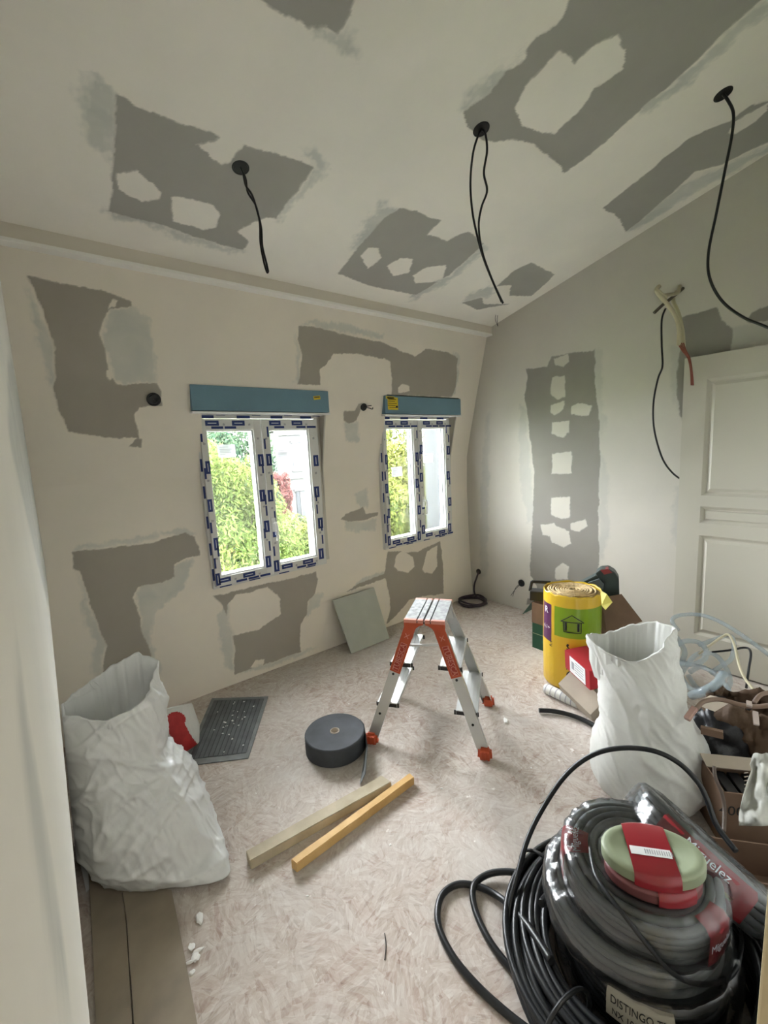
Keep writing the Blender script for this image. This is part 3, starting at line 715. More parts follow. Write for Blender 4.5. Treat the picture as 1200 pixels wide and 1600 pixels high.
ceiling_cable((376, 262), 'short black cable loop hanging from the leftmost ceiling hole',
    [[rp(384, 280, r1), rp(387, 300, r1), rp(400, 322, r1), rp(406, 350, r1), rp(407, 380, r1), rp(412, 408, r1), rp(417, 425, r1), rp(419, 424, r1-.01)],
     [rp(380, 272, r1-.01), rp(384, 290, r1-.02), rp(394, 305, r1-.02), rp(402, 330, r1-.01), rp(408, 355, r1-.015), rp(410, 385, r1-.01), rp(416, 410, r1-.01), rp(419, 424, r1-.01)]], .0045, 'black cables hanging from the ceiling')
r2 = math.hypot(1.71, 1.34)
ceiling_cable((752, 202), 'long black cable loop hanging from the middle ceiling hole',
    [[rp(747, 212, r2), rp(739, 240, r2), rp(735, 285, r2), rp(738, 330, r2), rp(746, 370, r2), rp(756, 405, r2), rp(770, 440, r2), rp(786, 474, r2)],
     [rp(758, 208, r2-.01), rp(761, 235, r2-.02), rp(756, 270, r2-.02), rp(761, 298, r2-.02), rp(752, 325, r2-.02), rp(748, 355, r2-.01), rp(754, 395, r2-.01), rp(766, 430, r2-.01), rp(784, 472, r2-.01)]], .0048, 'black cables hanging from the ceiling')
r3 = math.hypot(2.66, .72)
ceiling_cable((1130, 147), 'single dark cable curving from the rightmost ceiling hole towards the door',
    [[rp(1138, 158, r3), rp(1146, 178, r3-.02), rp(1143, 215, r3), rp(1133, 265, r3), rp(1120, 330, r3), rp(1107, 395, r3), rp(1109, 435, r3), rp(1128, 470, r3-.02), rp(1160, 495, r3-.05), rp(1200, 512, r3-.1), rp(1260, 540, r3-.15)]], .0062, 'black cables hanging from the ceiling')
b = new(); 
for o in (0, .012): tube(b, [on(774+o*200, 462, 1, 2.45), on(777+o*200, 480, 1, 2.44), on(774+o*250, 498, 1, 2.44), on(778, 510, 1, 2.44)], .0022, 6)
tag(obj('thin_wire', b, M_purplec, loc=on(775, 465, 1, 2.45)), 'thin twisted wire end in the corner where ceiling, beam and right wall meet', 'wire')

# ------------------------------------------------------------------ wall boxes
def wall_socket(label, c, n, r, extra=None, m=M_black):
    c = Vector(c); n = Vector(n).normalized(); t = thing('wall_socket_box', label, 'socket box', c, 'empty electrical boxes in the walls')
    x = n.orthogonal().normalized(); y = n.cross(x); b = new()
    prev = None
    for (rr, d) in ((r*1.12, 0), (r*1.12, .004), (r*.92, .005), (r*.86, -.0), (r*.8, .0015), (0.001, .0015)):
        ring = [b.verts.new(c+(x*math.cos(2*PI*j/28)+y*math.sin(2*PI*j/28))*rr+n*(d+.001)) for j in range(28)]
        if prev:
            for j in range(28): b.faces.new([prev[j], prev[(j+1) % 28], ring[(j+1) % 28], ring[j]])
        prev = ring
    obj('box_rim', b, m, t)
    if extra:
        b = new()
        for p, rr in extra: tube(b, p, rr, 6)
        obj('wire', b, M_rubber, t)
    return t
c = on(240, 624, 1, prof(1.93)-.002); nw = Vector((0, -1, -.3))
wall_socket('round black socket box high on the wall left of the left window', c, nw, .034, [([c+Vector((-.02, -.004, .01)), c+Vector((-.005, -.035, .022)), c+Vector((.02, -.03, .015)), c+Vector((.022, -.004, -.005))], .003), ([c+Vector((0, -.004, -.02)), c+Vector((.01, -.02, -.015)), c+Vector((.012, -.006, .005))], .003)])
c = on(568, 636, 1, prof(1.93)-.002)
wall_socket('round black socket box between the two windows with short wires to its right', c, nw, .026, [([c, c+Vector((.02, -.03, .005)), c+Vector((.055, -.03, .01))], .0035), ([c, c+Vector((.03, -.03, -.01)), c+Vector((.062, -.03, -.018)), c+Vector((.07, -.028, -.005))], .0035)])
cA = on(748, 893, 0, XR-.002)
wall_socket('low black socket box nearest the room corner with a cable running to the floor', cA, (-1, 0, 0), .026)
cB = on(815, 911, 0, XR-.002)
wall_socket('low black socket box in a white plaster ring beside the green carton', cB, (-1, 0, 0), .030, [([cB, rp(805, 921, math.hypot(cB.x, cB.y)-.04), rp(798, 931, math.hypot(cB.x, cB.y)-.08)], .0022), ([cB, rp(806, 918, math.hypot(cB.x, cB.y)-.05), rp(801, 932, math.hypot(cB.x, cB.y)-.09)], .0022)])
# dark cable ring on the floor in the corner
b = new(); q = Vector((3.215, 2.735, .012)); R0 = .135; pts = [cA, cA+Vector((-.03, .0, -.05)), rp(741, 915, 4.33), rp(743, 930, 4.25)]
for i in range(44):
    a = i*2*PI/14.0+.9; pts.append(q+Vector((math.cos(a)*(R0+.012*math.sin(i*.7)), -math.sin(a)*(R0*.95+.01*math.sin(i*1.1)), .004+.012*(i//14)+.006*math.sin(i))))
tube(b, pts, .009, 8, k=5)
tag(obj('coiled_cable', b, M_purplec, loc=(q.x, q.y, 0)), 'dark violet cable coiled on the floor in the far corner behind the stepladder', 'cable')

# ------------------------------------------------------------------ conduits sticking out by the door
RW = XR-.004
c0 = on(1062, 447, 0, RW)
t = thing('conduit_bundle', 'cream conduits bursting out of the right wall above the door', 'conduit', c0)
b = new(); r_ = math.hypot(c0.x, c0.y)
tube(b, [c0, rp(1058, 458, r_-.06), rp(1036, 462, r_-.16), rp(1040, 465, r_-.2), rp(1025, 452, r_-.22)], .011, 10)
tube(b, [rp(1030, 447, r_-.20), rp(1026, 456, r_-.22), rp(1045, 478, r_-.20), rp(1057, 498, r_-.18), rp(1061, 520, r_-.17), rp(1060, 540, r_-.16)], .012, 10)
tube(b, [c0+Vector((0, .02, -.03)), rp(1052, 470, r_-.08), rp(1060, 490, r_-.14), rp(1066, 515, r_-.14), rp(1068, 542, r_-.14)], .012, 10)
obj('conduit_tube', b, M_cream, t)
b = new(); tube(b, [c0+Vector((0, -.02, -.02)), rp(1050, 465, r_-.08), rp(1035, 477, r_-.12), rp(1022, 489, r_-.14)], .010, 8); obj('grey_conduit_end', b, mat('brown_grey_conduit', (.12, .105, .08), .6), t)
b = new()
for k in range(4): tube(b, [rp(1059+3*k, 536, r_-.16), rp(1066+2*k, 548, r_-.16-.01*k), rp(1075+k, 560, r_-.16), rp(1079+k*.8, 580, r_-.15-.006*k), rp(1080+k*1.2, 602, r_-.15)], .0035, 6)
obj('copper_wire', b, M_copper, t)
b = new(); tube(b, [rp(1040, 482, r_-.11), rp(1034, 500, r_-.11), rp(1034, 540, r_-.12), rp(1035, 572, r_-.12), rp(1028, 592, r_-.12), rp(1021, 630, r_-.12), rp(1022, 670, r_-.11), rp(1034, 714, r_-.09), rp(1050, 738, r_-.07), rp(1070, 753, r_-.05), on(1085, 762, 0, 3.37)], .006, 8)
tag(obj('black_cable', b, M_rubber, loc=c0), 'black cable drooping from the cream conduits to behind the door', 'cable')

# ------------------------------------------------------------------ stepladder
Tt = thing('stepladder', 'aluminium double-sided stepladder with orange top and feet in mid floor', 'stepladder', (1.58, 1.65, 0))
A = Vector((.81, .587, 0)).normalized(); B = Vector((A.y, -A.x, 0)); Cc = Vector((1.582, 1.652, 0))
H = .66
def L3(a, b_, z): return Cc+A*a+B*b_+Vector((0, 0, z))
def rail(sa, sb):
    """sa: near(-1)/far(+1) end, sb: left(-1)/right(+1) side"""
    top = L3(sa*.160, sb*.075, H-.02); foot = L3(sa*.232, sb*.290, .035); return top, foot
for sa in (-1, 1):
    for sb in (-1, 1):
        top, foot = rail(sa, sb); d = (foot-top).normalized(); side = (A - d*A.dot(d)).normalized(); wd = side.cross(d).normalized()
        M = Matrix((wd, d, side)).transposed(); L_ = (foot-top).length
        b = new(); wR = .056
        box(b, (top+foot)/2, (wR, L_, .006), M); 
        for s in (-1, 1): box(b, (top+foot)/2+wd*s*(wR/2-.0015)-side*sa*.011, (.003, L_, .022), M)
        rl = obj('rail', b, M_alu, Tt)
        # bolts
        for f_ in (.42, .78):
            b = new()
            p = top+(foot-top)*f_+side*sa*.004+wd*(.004)
            Mz = Matrix((wd, d, side)).transposed().to_4x4(); lathe(b, [(.0, .0), (.007, 0), (.006, .003*sa), (0, .003*sa)] , p, 12, Mz)
            obj('bolt', b, M_black, rl)
        # foot
        b = new(); t_ = bmesh.new(); bmesh.ops.create_cube(t_, size=1)
        for v in t_.verts:
            k = 1.0 if v.co.z < 0 else .86
            v.co = Vector((v.co.x*.074*k, v.co.y*.05*k, v.co.z*.062))
        bmesh.ops.bevel(t_, geom=t_.edges[:], offset=.013, segments=3, affect='EDGES')
        Mf = Matrix((B, A, Vector((0, 0, 1)))).transposed(); mp = {v: b.verts.new(Mf@v.co+Vector((foot.x, foot.y, .031))+B*sb*.006) for v in t_.verts}
        for f_ in t_.faces: b.faces.new([mp[v] for v in f_.verts])
        for i in range(3): box(b, Vector((foot.x, foot.y, .03))+A*sa*.026+B*(sb*.006+(i-1)*.018), (.006, .004, .04), Mf)
        t_.free(); obj('foot', b, M_orange, Tt)
        # orange upper shoe with print
        b = new(); e = top+(foot-top)*.40; o_ = side*sa*.0042
        box(b, (top+e)/2+o_, (wR+.002, (e-top).length, .002), M)
        gus = [top+o_*1.2-wd*0, ]
        rs_ = obj('rail_sleeve', b, M_orange, Tt) if sa < 0 else b.free()
        if sa < 0:
            b = new(); c_ = top+(e-top)*.66+o_*1.6; hl = (e-top).length*.30
            box(b, c_, (.034, hl*2, .0012), M, mi=0)
            box(b, c_+o_*.35, (.030, hl*2-.004, .0008), M, mi=1)
            up = -d
            # lettering runs along the rail
            ax = (-d if sb < 0 else d); nrm = -A
            ydir = nrm.cross(ax)
            text_bm(b, 'TUBESCA', .040, frame(c_+o_*.75, ax, ydir), .0004, 0, sx=.88)
            cx = top+(e-top)*.20+o_*1.6
            for s in (-1, 1): beam(b, cx-wd*.011-d*.012*s, cx+wd*.011+d*.012*s, .0035, .001, up=-A)
            obj('brand_print', b, [M_redst, M_grout] if False else [M_grout, M_redst], rs_)
# treads: one at 2/3, one at 1/3 height on each side, plus the hinged platform
for sb in (-1, 1):
    for z in (.215, .435):
        f_ = 1-(z-.035)/(H-.055)
        p0 = rail(-1, sb); p1 = rail(1, sb); a0 = p0[0]+(p0[1]-p0[0])*f_; a1 = p1[0]+(p1[1]-p1[0])*f_
        b = new(); mid = (a0+a1)/2; Mf = Matrix((A, B, Vector((0, 0, 1)))).transposed()
        Mf = Mf if Mf.determinant() > 0 else Matrix((A, -B, Vector((0, 0, 1)))).transposed()
        Ln = (a1-a0).length-.012
        box(b, mid-B*sb*.018+Vector((0, 0, .010)), (Ln, .108, .004), Mf)
        for s in (-1, 1): box(b, mid-B*sb*.018+B*s*.053, (Ln, .003, .022), Mf)
        for i in range(5): box(b, mid-B*sb*.018+B*(i-2)*.02+Vector((0, 0, .0125)), (Ln, .003, .002), Mf)
        st_ = obj('step', b, M_alu, Tt)
        for s in (-1, 1):
            b = new(); box(b, mid-B*sb*.020+A*s*(Ln/2-.004)+Vector((0, 0, -.001)), (.008, .124, .024), Mf, bev=.003)
            obj('step_end_cap', b, M_black, st_)
b = new(); Mf = Matrix((A, -B, Vector((0, 0, 1)))).transposed()
PL, PW = .33, .212
for (y0, y1, mi) in ((-.106, -.040, 0), (-.034, -.006, 0), (.004, .030, 0), (.036, .106, 0)):
    box(b, L3(0, (y0+y1)/2, H+.012), (PL, y1-y0, .016), Mf, bev=.002)
for y in (-.037, -.001, .033): box(b, L3(0, y, H+.006), (PL, .008, .012), Mf, mi=1)
pf = obj('platform', b, [M_alut, M_black], Tt)
for s in (-1, 1):
    b = new()
    for (y0, y1) in ((-.106, -.040), (-.034, -.006), (.004, .030), (.036, .106)): box(b, L3(s*(PL/2-.008), (y0+y1)/2, H+.0115), (.02, y1-y0+.001, .0182), Mf, bev=.002)
    obj('platform_edge', b, M_grout, pf)
for s in (-1, 1):
    for sb in (-1, 1):
        # orange hinge cheek: outline with an arched cut between the legs
        b = new(); o_ = s*(PL/2+.001)
        outl = [(.106, .004), (.004, .004), (.006, -.006), (.022, -.010), (.040, -.022), (.050, -.036), (.058, -.060), (.066, -.085), (.112, -.085), (.106, -.045)]
        fr_ = [b.verts.new(L3(o_, sb*y, H+z)) for y, z in outl]; bk_ = [b.verts.new(L3(o_-s*.02, sb*y, H+z)) for y, z in outl]
        b.faces.new(fr_); b.faces.new(bk_[::-1])
        for i in range(len(outl)): b.faces.new([fr_[i], fr_[(i+1) % len(outl)], bk_[(i+1) % len(outl)], bk_[i]])
        obj('hinge_cheek', b, M_orange if s < 0 else M_alu, Tt)
for s in (-1, 1):
    b = new(); beam(b, L3(s*.17, -.095, H-.12), L3(s*.17, .095, H-.10), .012, .004, up=A); obj('spreader_bar', b, M_alu, Tt)

# ------------------------------------------------------------------ leaning offcut, mat, tape roll, battens
def plate(name, label, cat, P, thick, m, n_out, group=None):
    b = new(); P = [Vector(p) for p in P]; n = Vector(n_out).normalized()*thick
    f0 = [b.verts.new(p) for p in P]; f1 = [b.verts.new(p-n) for p in P]
    b.faces.new(f0); b.faces.new(f1[::-1])
    for i in range(len(P)): b.faces.new([f0[i], f0[(i+1) % len(P)], f1[(i+1) % len(P)], f1[i]])
    return tag(obj(name, b, m, loc=P[0]), label, cat, group)
p0 = on(548, 1021, 2, .004); p1 = on(607, 997, 2, .004); p2 = on(583, 918, 1, 2.885); p3 = on(519, 938, 1, 2.885)
plate('plasterboard_offcut', 'square pale green-grey plasterboard offcut leaning on the wall between the windows', 'board', [p0, p1, p2, p3], -.0125, [M_tile], (0, -1, .2))
# grooved grey mat
t = thing('rubber_mat', 'dirty grey ribbed mat on the floor under the left window', 'mat', on(355, 1140, 2, 0))
c4 = [on(*p, 2, .006) for p in ((285, 1197), (388, 1184), (419, 1088), (331, 1091))]
def bil(c, u, v): return c[0]*(1-u)*(1-v)+c[1]*u*(1-v)+c[2]*u*v+c[3]*(1-u)*v
M_mat = mat('grey_mat_rubber', (.10, .108, .11), .7, var=.25, vscale=12); M_mat2 = mat('mat_groove', (.03, .034, .037), .8); M_mat3 = mat('mat_border', (.17, .18, .18), .6, var=.2, vscale=20)
b = new(); top = [bil(c4, u, v) for u, v in ((0, 0), (1, 0), (1, 1), (0, 1))]; lo = [Vector((p.x, p.y, .0005)) for p in top]
vt = [b.verts.new(p) for p in top]; vl = [b.verts.new(p) for p in lo]; b.faces.new(vt); b.faces.new(vl[::-1])
for i in range(4): b.faces.new([vt[i], vt[(i+1) % 4], vl[(i+1) % 4], vl[i]])
obj('mat_border', b, M_mat3, t)
b = new(); N = 12; u0, u1, v0, v1 = .06, .94, .07, .95; zo = Vector((0, 0, .002))
quad(b, [bil(c4, u, v)+zo*.5 for u, v in ((u0, v0), (u1, v0), (u1, v1), (u0, v1))], 1)
for i in range(N):
    a = u0+(u1-u0)*i/N+.006; c = u0+(u1-u0)*(i+1)/N-.006
    f4 = [bil(c4, *q)+zo*1.5 for q in ((a, v0), (c, v0), (c, v1), (a, v1))]; quad(b, f4)
    for k_ in range(4): quad(b, [f4[k_], f4[(k_+1) % 4], f4[(k_+1) % 4]-zo, f4[k_]-zo])
obj('ribs', b, [M_mat, M_mat2], t, recalc=False)
def chip(p, s, group, label, seed):
    b = new(); bmesh.ops.create_icosphere(b, subdivisions=2, radius=1); rg = random.Random(seed); sc = Vector((s*rg.uniform(.6, 1.2), s*rg.uniform(.4, .8), s*rg.uniform(.18, .4))); an = rg.uniform(0, 6)
    for v in b.verts:
        k = 1+.45*noise.noise(v.co*1.7+Vector((seed, 0, 0))); v.co = Rz(an)@Vector((v.co.x*sc.x*k, v.co.y*sc.y*k, v.co.z*sc.z*k+sc.z*.8)); v.co += Vector(p)
    return tag(obj('plaster_crumb', b, M_chip, loc=p), label, 'plaster crumb', group)
rg = random.Random(4)
for i in range(26):
    u = min(.9, max(.1, rg.gauss(.52, .17))); v = min(.9, max(.08, rg.gauss(.48, .2)))
    chip(bil(c4, u, v)+Vector((0, 0, .002)), rg.choice([.004, .005, .006, .008]), 'white crumbs on the grey mat', 'small white plaster crumb lying on the grey ribbed mat', i)
for i, (p, s) in enumerate((((312, 1437), .024), ((300, 1480), .018), ((309, 1487), .014), ((306, 1497), .016), ((296, 1505), .012), ((300, 1520), .012))):
    chip(on(*p, 2, .0), s, 'plaster flakes beside the floor boards', 'white plaster flake on the floor beside the dusty boards at lower left' if i else 'biggest white plaster flake, rounded, in front of the left bag', 50+i)
chip(on(790, 1127, 2, 0), .022, None, 'white crumpled scrap on the floor right of the stepladder', 70)
for i, p in enumerate(((560, 1282), (740, 1180), (640, 1120), (690, 1232), (480, 1400), (700, 1110), (610, 1320), (830, 1200), (545, 1100), (400, 1240))):
    chip(on(*p, 2, 0), .006, 'stray plaster crumbs on the open floor', 'tiny white plaster crumb alone on the open floor', 90+i)
b = new(); q = on(601, 1500, 2, .002); tube(b, [on(601, 1500, 2, .002), on(603, 1478, 2, .004), on(601, 1458, 2, .003)], .0015, 5)
tag(obj('wire_scrap', b, M_rubber, loc=q), 'tiny dark wire scrap standing alone on the near floor', 'wire')
# tape roll
cR = (on(521, 1181, 2, .06)); cR = Vector((1.055, 1.855, 0)); 
t = thing('foam_tape_roll', 'big dark grey foam tape roll lying flat near the battens', 'tape roll', cR)
b = new(); R0 = .158; hh = .098
prf = [(.024, .004), (R0-.004, .004), (R0, .008)]+[(R0-.0015*(i % 2), .008+(hh-.016)*i/10) for i in range(1, 10)]+[(R0, hh-.006), (R0-.004, hh)]
n_ = 26
prf += [(R0-.004-(R0-.03)*(i/n_), hh+(.0006 if i % 2 else -.0006)) for i in range(1, n_)]+[(.026, hh), (.024, hh-.002)]
lathe(b, prf, cR, 72, close=True); obj('foam_coil', b, M_tape, t)
b = new(); lathe(b, [(.0245, .003), (.0245, hh+.003), (.0205, hh+.003), (.0205, .003)], cR, 36, close=True); obj('cardboard_core', b, M_cardl, t)
b = new(); A0 = cR+Vector((R0*math.cos(-.55), R0*math.sin(-.55), 0)); 
tl = on(562, 1228, 2, 0); pth = [cR+Vector((R0*math.cos(a), R0*math.sin(a), 0)) for a in (0, -.35, -.7)]; pth += [pth[-1].lerp(tl, .5)+Vector((.006, .004, 0)), tl]
for i, (p, q) in enumerate(zip(pth, pth[1:])):
    zt = [hh-.004, hh-.004, hh-.006, hh-.02, .045]; zl = [.0, .0, .0, .0, .0]
    out = Vector((.004, 0, 0))
    ln = [0, 0, 0, .03, .035]; quad(b, [p+out+Vector((0, 0, .004)), q+out+Vector((0, 0, .004)), q+out+Vector((ln[i+1], 0, zt[i+1])), p+out+Vector((ln[i], 0, zt[i]))]); 
    quad(b, [p+Vector((0, 0, .004)), p+Vector((ln[i], 0, zt[i])), q+Vector((ln[i+1], 0, zt[i+1])), q+Vector((0, 0, .004))])
obj('loose_end', b, M_mat3, t, recalc=False)
# battens
def batten(label, pts4, hgt, m, grp):
    """pts4: top face corners as photo positions at height hgt"""
    P = [on(*p, 2, hgt) for p in pts4]; b = new(); rg = random.Random(len(label)); N = 10; rows = []
    for i in range(N+1):
        f_ = i/N; a = P[0].lerp(P[1], f_); c = P[3].lerp(P[2], f_); j = .0012
        rows.append([b.verts.new(a+Vector((rg.uniform(-j, j), rg.uniform(-j, j), rg.uniform(-j, 0)))), b.verts.new(c+Vector((rg.uniform(-j, j), rg.uniform(-j, j), rg.uniform(-j, 0)))), b.verts.new(Vector((c.x, c.y, .001))), b.verts.new(Vector((a.x, a.y, .001)))])
    for A_, B_ in zip(rows, rows[1:]):
        for k in range(4): b.faces.new([A_[k], A_[(k+1) % 4], B_[(k+1) % 4], B_[k]])
    b.faces.new(rows[0][::-1]); b.faces.new(rows[-1])
    bmesh.ops.recalc_face_normals(b, faces=b.faces[:]); es = [e for e in b.edges if e.calc_face_angle(0) > .8]; bmesh.ops.bevel(b, geom=es, offset=.0025, segments=2, affect='EDGES')
    return tag(obj('wooden_batten', b, m, loc=(P[0].x, P[0].y, 0)), label, 'batten', grp)
batten('greyish rough wooden batten on the floor, further left of the two', [(384, 1329), (596, 1211), (612, 1221), (391, 1345)], .042, M_wood1, 'wooden battens on the floor')
batten('yellow clean-cut wooden batten on the floor, further right of the two', [(454, 1342), (640, 1207), (647, 1214), (463, 1350)], .040, M_wood2, 'wooden battens on the floor')

# dusty boards at lower left
def board(label, px, z0, th, m):
    P = [on(*p, 2, z0+th) for p in px]; b = new(); f1 = [b.verts.new(p) for p in P]; f0 = [b.verts.new(Vector((p.x, p.y, z0))) for p in P]
    b.faces.new(f1); b.faces.new(f0[::-1])
    for i in range(len(P)): b.faces.new([f1[i], f1[(i+1) % len(P)], f0[(i+1) % len(P)], f0[i]])
    return tag(obj('floor_board', b, m, loc=(P[0].x, P[0].y, z0)), label, 'board', 'dusty boards on the floor at lower left')
board('dusty brown board lying against the left wall, the leftmost of two', [(150, 1620), (208, 1620), (196, 1430), (185, 1360), (138, 1360), (146, 1500)], .002, .012, M_dust)
board('dusty brown board with a torn pale edge, the one further from the left wall', [(211, 1620), (312, 1620), (290, 1500), (268, 1390), (190, 1380), (199, 1450)], .002, .016, M_dust)

# ------------------------------------------------------------------ bags
def loft_bag(name_part, rings, m, parent, folds, n=224, seed=1, mouth=None, amp=.010, bottom=True, seams=()):
    """rings: list of lists of control points (same count), bottom to mouth; resampled smoothly"""
    b = new(); K = len(rings[0]); rows = []
    ctl = [smooth_path(r, n//K, True) for r in rings]; n = len(ctl[0]); Sub = 16
    prof_rows = []
    for i in range(len(ctl)-1):
        for k in range(Sub):
            t = k/Sub; g = lambda j: ctl[max(0, min(len(ctl)-1, j))]
            a, p, c, d = g(i-1), g(i), g(i+1), g(i+2)
            prof_rows.append([.5*((2*p[j])+(c[j]-a[j])*t+(2*a[j]-5*p[j]+4*c[j]-d[j])*t*t+(3*p[j]-a[j]-3*c[j]+d[j])*t**3) for j in range(n)])
    prof_rows.append(ctl[-1]); Rn = len(prof_rows)
    disp = []
    lip = lambda p: .016*noise.noise(p*9+Vector((seed, 0, 0)))+.007*noise.noise(p*30)
    for i, row in enumerate(prof_rows):
        cen = sum(row, Vector())/n; out = []
        for j, p in enumerate(row):
            o = p-cen; o.z = 0; o = o.normalized() if o.length > 1e-6 else Vector((1, 0, 0))
            h = p.z; ang = 2*PI*j/n; dd = 0
            for (dv, fa, fl, am) in folds:
                across = p.dot(dv)*fa; v = noise.noise(Vector((across+seed+noise.noise(p*5)*.7, p.z*fl+seed*2, (p.x-p.y)*fl))); dd += am*(1-min(1, abs(v)*3.4)**.75)
            for (jj, wd_, am, zlo) in seams:
                da = (j/n-jj/8.0+.5) % 1-.5; dd += am*math.exp(-(da/wd_)**2)*max(0, min(1, (h-zlo)/.08))
            fade = min(1, (h)/.05) if bottom else 1
            q = p+o*dd*fade; q.z += lip(p)*max(0, (i-Rn+10)/10); q.z = max(.003, q.z+ .3*dd*fade*(1 if h > .03 else 0)); q.x = max(q.x, xleft(q.z)+.006)
            out.append(q)
        disp.append(out)
    rows = [[b.verts.new(q) for q in r] for r in disp]
    for A_, B_ in zip(rows, rows[1:]):
        for j in range(n):
            f = b.faces.new([A_[j], A_[(j+1) % n], B_[(j+1) % n], B_[j]]); f.smooth = True
    if bottom: b.faces.new(rows[0][::-1])
    # inside of the mouth
    top = disp[-1]; cen = sum(top, Vector())/n; prev = rows[-1]
    for (sc, dz) in ((.975, .004), (.95, -.004), (.93, -.05), (.92, -.12), (.80, -.20), (.4, -.24), (.02, -.25)):
        ring = [b.verts.new(Vector((cen.x+(p.x-cen.x)*sc, cen.y+(p.y-cen.y)*sc, p.z+dz+(.018*noise.noise(p*14+Vector((dz*30, 0, 0))) if dz < -.01 else 0)))) for p in top]
        for v in ring: v.co.x = max(v.co.x, xleft(v.co.z)+.008)
        for j in range(n):
            f = b.faces.new([prev[j], prev[(j+1) % n], ring[(j+1) % n], ring[j]]); f.smooth = True
        prev = ring
    return obj(name_part, b, m, parent)
tb = thing('rubble_bag', 'open white woven bag slumped against the left wall', 'bag', (.14, 1.84, 0), 'tall white rubble bags')
def RG(z, pts): return [Vector((x, y, z+(dz[0] if dz else 0))) for (x, y, *dz) in pts]
ringsL = [
 RG(.003, [(-.03, 1.98), (.04, 1.78), (.17, 1.66), (.33, 1.57), (.355, 1.72), (.35, 1.98), (.20, 2.12), (.03, 2.12)]),
 RG(.03, [(-.055, 1.97), (.03, 1.73), (.16, 1.61), (.362, 1.515, -.012), (.385, 1.71), (.38, 2.0), (.20, 2.15), (.0, 2.14)]),
 RG(.10, [(-.068, 1.96), (.01, 1.70), (.16, 1.605), (.325, 1.60, -.03), (.385, 1.74), (.38, 2.0), (.20, 2.14), (-.02, 2.13)]),
 RG(.20, [(-.07, 1.95), (.0, 1.71), (.14, 1.63), (.29, 1.66), (.355, 1.80), (.365, 1.98), (.20, 2.11), (-.02, 2.10)]),
 RG(.31, [(-.068, 1.94), (.0, 1.75), (.12, 1.69), (.25, 1.71), (.31, 1.83), (.33, 1.98), (.18, 2.08), (-.02, 2.07)]),
 RG(.41, [(-.066, 1.93), (.0, 1.79), (.10, 1.75), (.21, 1.76), (.265, 1.85), (.27, 1.97), (.17, 2.05), (-.02, 2.04)]),
 RG(.52, [(-.06, 1.92), (.0, 1.81), (.10, 1.78), (.21, 1.79), (.275, 1.87), (.27, 1.97), (.16, 2.02), (-.01, 2.01)]),
 RG(.60, [(-.055, 1.91, .05), (.0, 1.84, .02), (.10, 1.80, -.01), (.20, 1.81, .02), (.277, 1.88, .07), (.265, 1.96, .09), (.18, 1.99, .10), (.06, 1.98, .05)]),
 RG(.635, [(-.052, 1.905, .05), (.0, 1.85, .02), (.09, 1.80, -.015), (.19, 1.815, .01), (.272, 1.88, .095), (.255, 1.94, .12), (.20, 1.965, .13), (.07, 1.965, .08)]),
]
bagL = loft_bag('bag_body', ringsL, M_bag, tb, [(Vector((.55, .2, .8)), 9, 2.5, .012), (Vector((-.5, .2, .85)), 15, 4, .011), (Vector((.9, .3, .3)), 38, 9, .005)], seed=3, seams=((4, .012, .006, .34), (3, .03, .010, -.1)))
b = new(); tube(b, [rp(150, 1078, 1.95), rp(141, 1068, 1.95), rp(146, 1064, 1.95), rp(156, 1072, 1.95)], .0015, 5); tube(b, [rp(100, 1100, 1.92), rp(125, 1088, 1.95), rp(150, 1076, 1.96)], .0013, 5); obj('loose_thread', b, M_bag, tb)

# right bag, built in axes across (tt) and along (nn) the view from the doorway
tt = Vector((.36, -.93, 0)).normalized(); nn = Vector((.93, .36, 0)).normalized(); P0 = Vector((2.0, .76, 0))
def RR(z, pts): return [P0+tt*a+nn*c+Vector((0, 0, z+(dz[0] if dz else 0))) for (a, c, *dz) in pts]
ringsR = [
 RR(.003, [(-.16, .0), (-.10, -.16), (.02, -.24), (.14, -.22), (.23, -.08), (.23, .10), (.05, .2), (-.12, .16)]),
 RR(.04, [(-.175, .0), (-.12, -.20), (.02, -.285), (.17, -.25), (.27, -.08), (.26, .10), (.05, .22), (-.14, .18)]),
 RR(.12, [(-.17, .0), (-.12, -.18), (.02, -.27), (.18, -.23), (.275, -.06), (.26, .10), (.05, .22), (-.14, .17)]),
 RR(.22, [(-.145, .0), (-.10, -.15), (.02, -.215), (.16, -.18), (.245, -.04), (.23, .09), (.05, .19), (-.11, .15)]),
 RR(.34, [(-.135, .0), (-.09, -.12), (.02, -.16), (.14, -.14), (.20, -.02), (.19, .08), (.05, .16), (-.09, .13)]),
 RR(.48, [(-.15, .0), (-.09, -.09), (.02, -.12), (.12, -.10), (.165, .0), (.15, .07), (.04, .12), (-.10, .10)]),
 RR(.58, [(-.185, -.01, .03), (-.10, -.07, .0), (.0, -.085, -.0), (.09, -.07, .04), (.14, .0, .09), (.11, .05, .09), (.02, .08, .08), (-.10, .07, .04)]),
 RR(.60, [(-.19, -.01, .035), (-.11, -.075, .0), (-.01, -.085, -.01), (.08, -.06, .06), (.125, .0, .12), (.09, .04, .125), (.0, .07, .10), (-.10, .06, .04)]),
]
tr = thing('rubble_bag', 'white plastic sack standing open in front of the yellow roll', 'bag', P0, 'tall white rubble bags')
loft_bag('bag_body', ringsR, M_bag2, tr, [(Vector((.30, -.72, .62)), 7, 2.2, .014), (Vector((.30, -.80, .52)), 16, 3.5, .008), (Vector((.3, -.6, .7)), 40, 12, .0035)], seed=8, seams=((0, .012, .006, .4), (4, .012, .005, .35)))

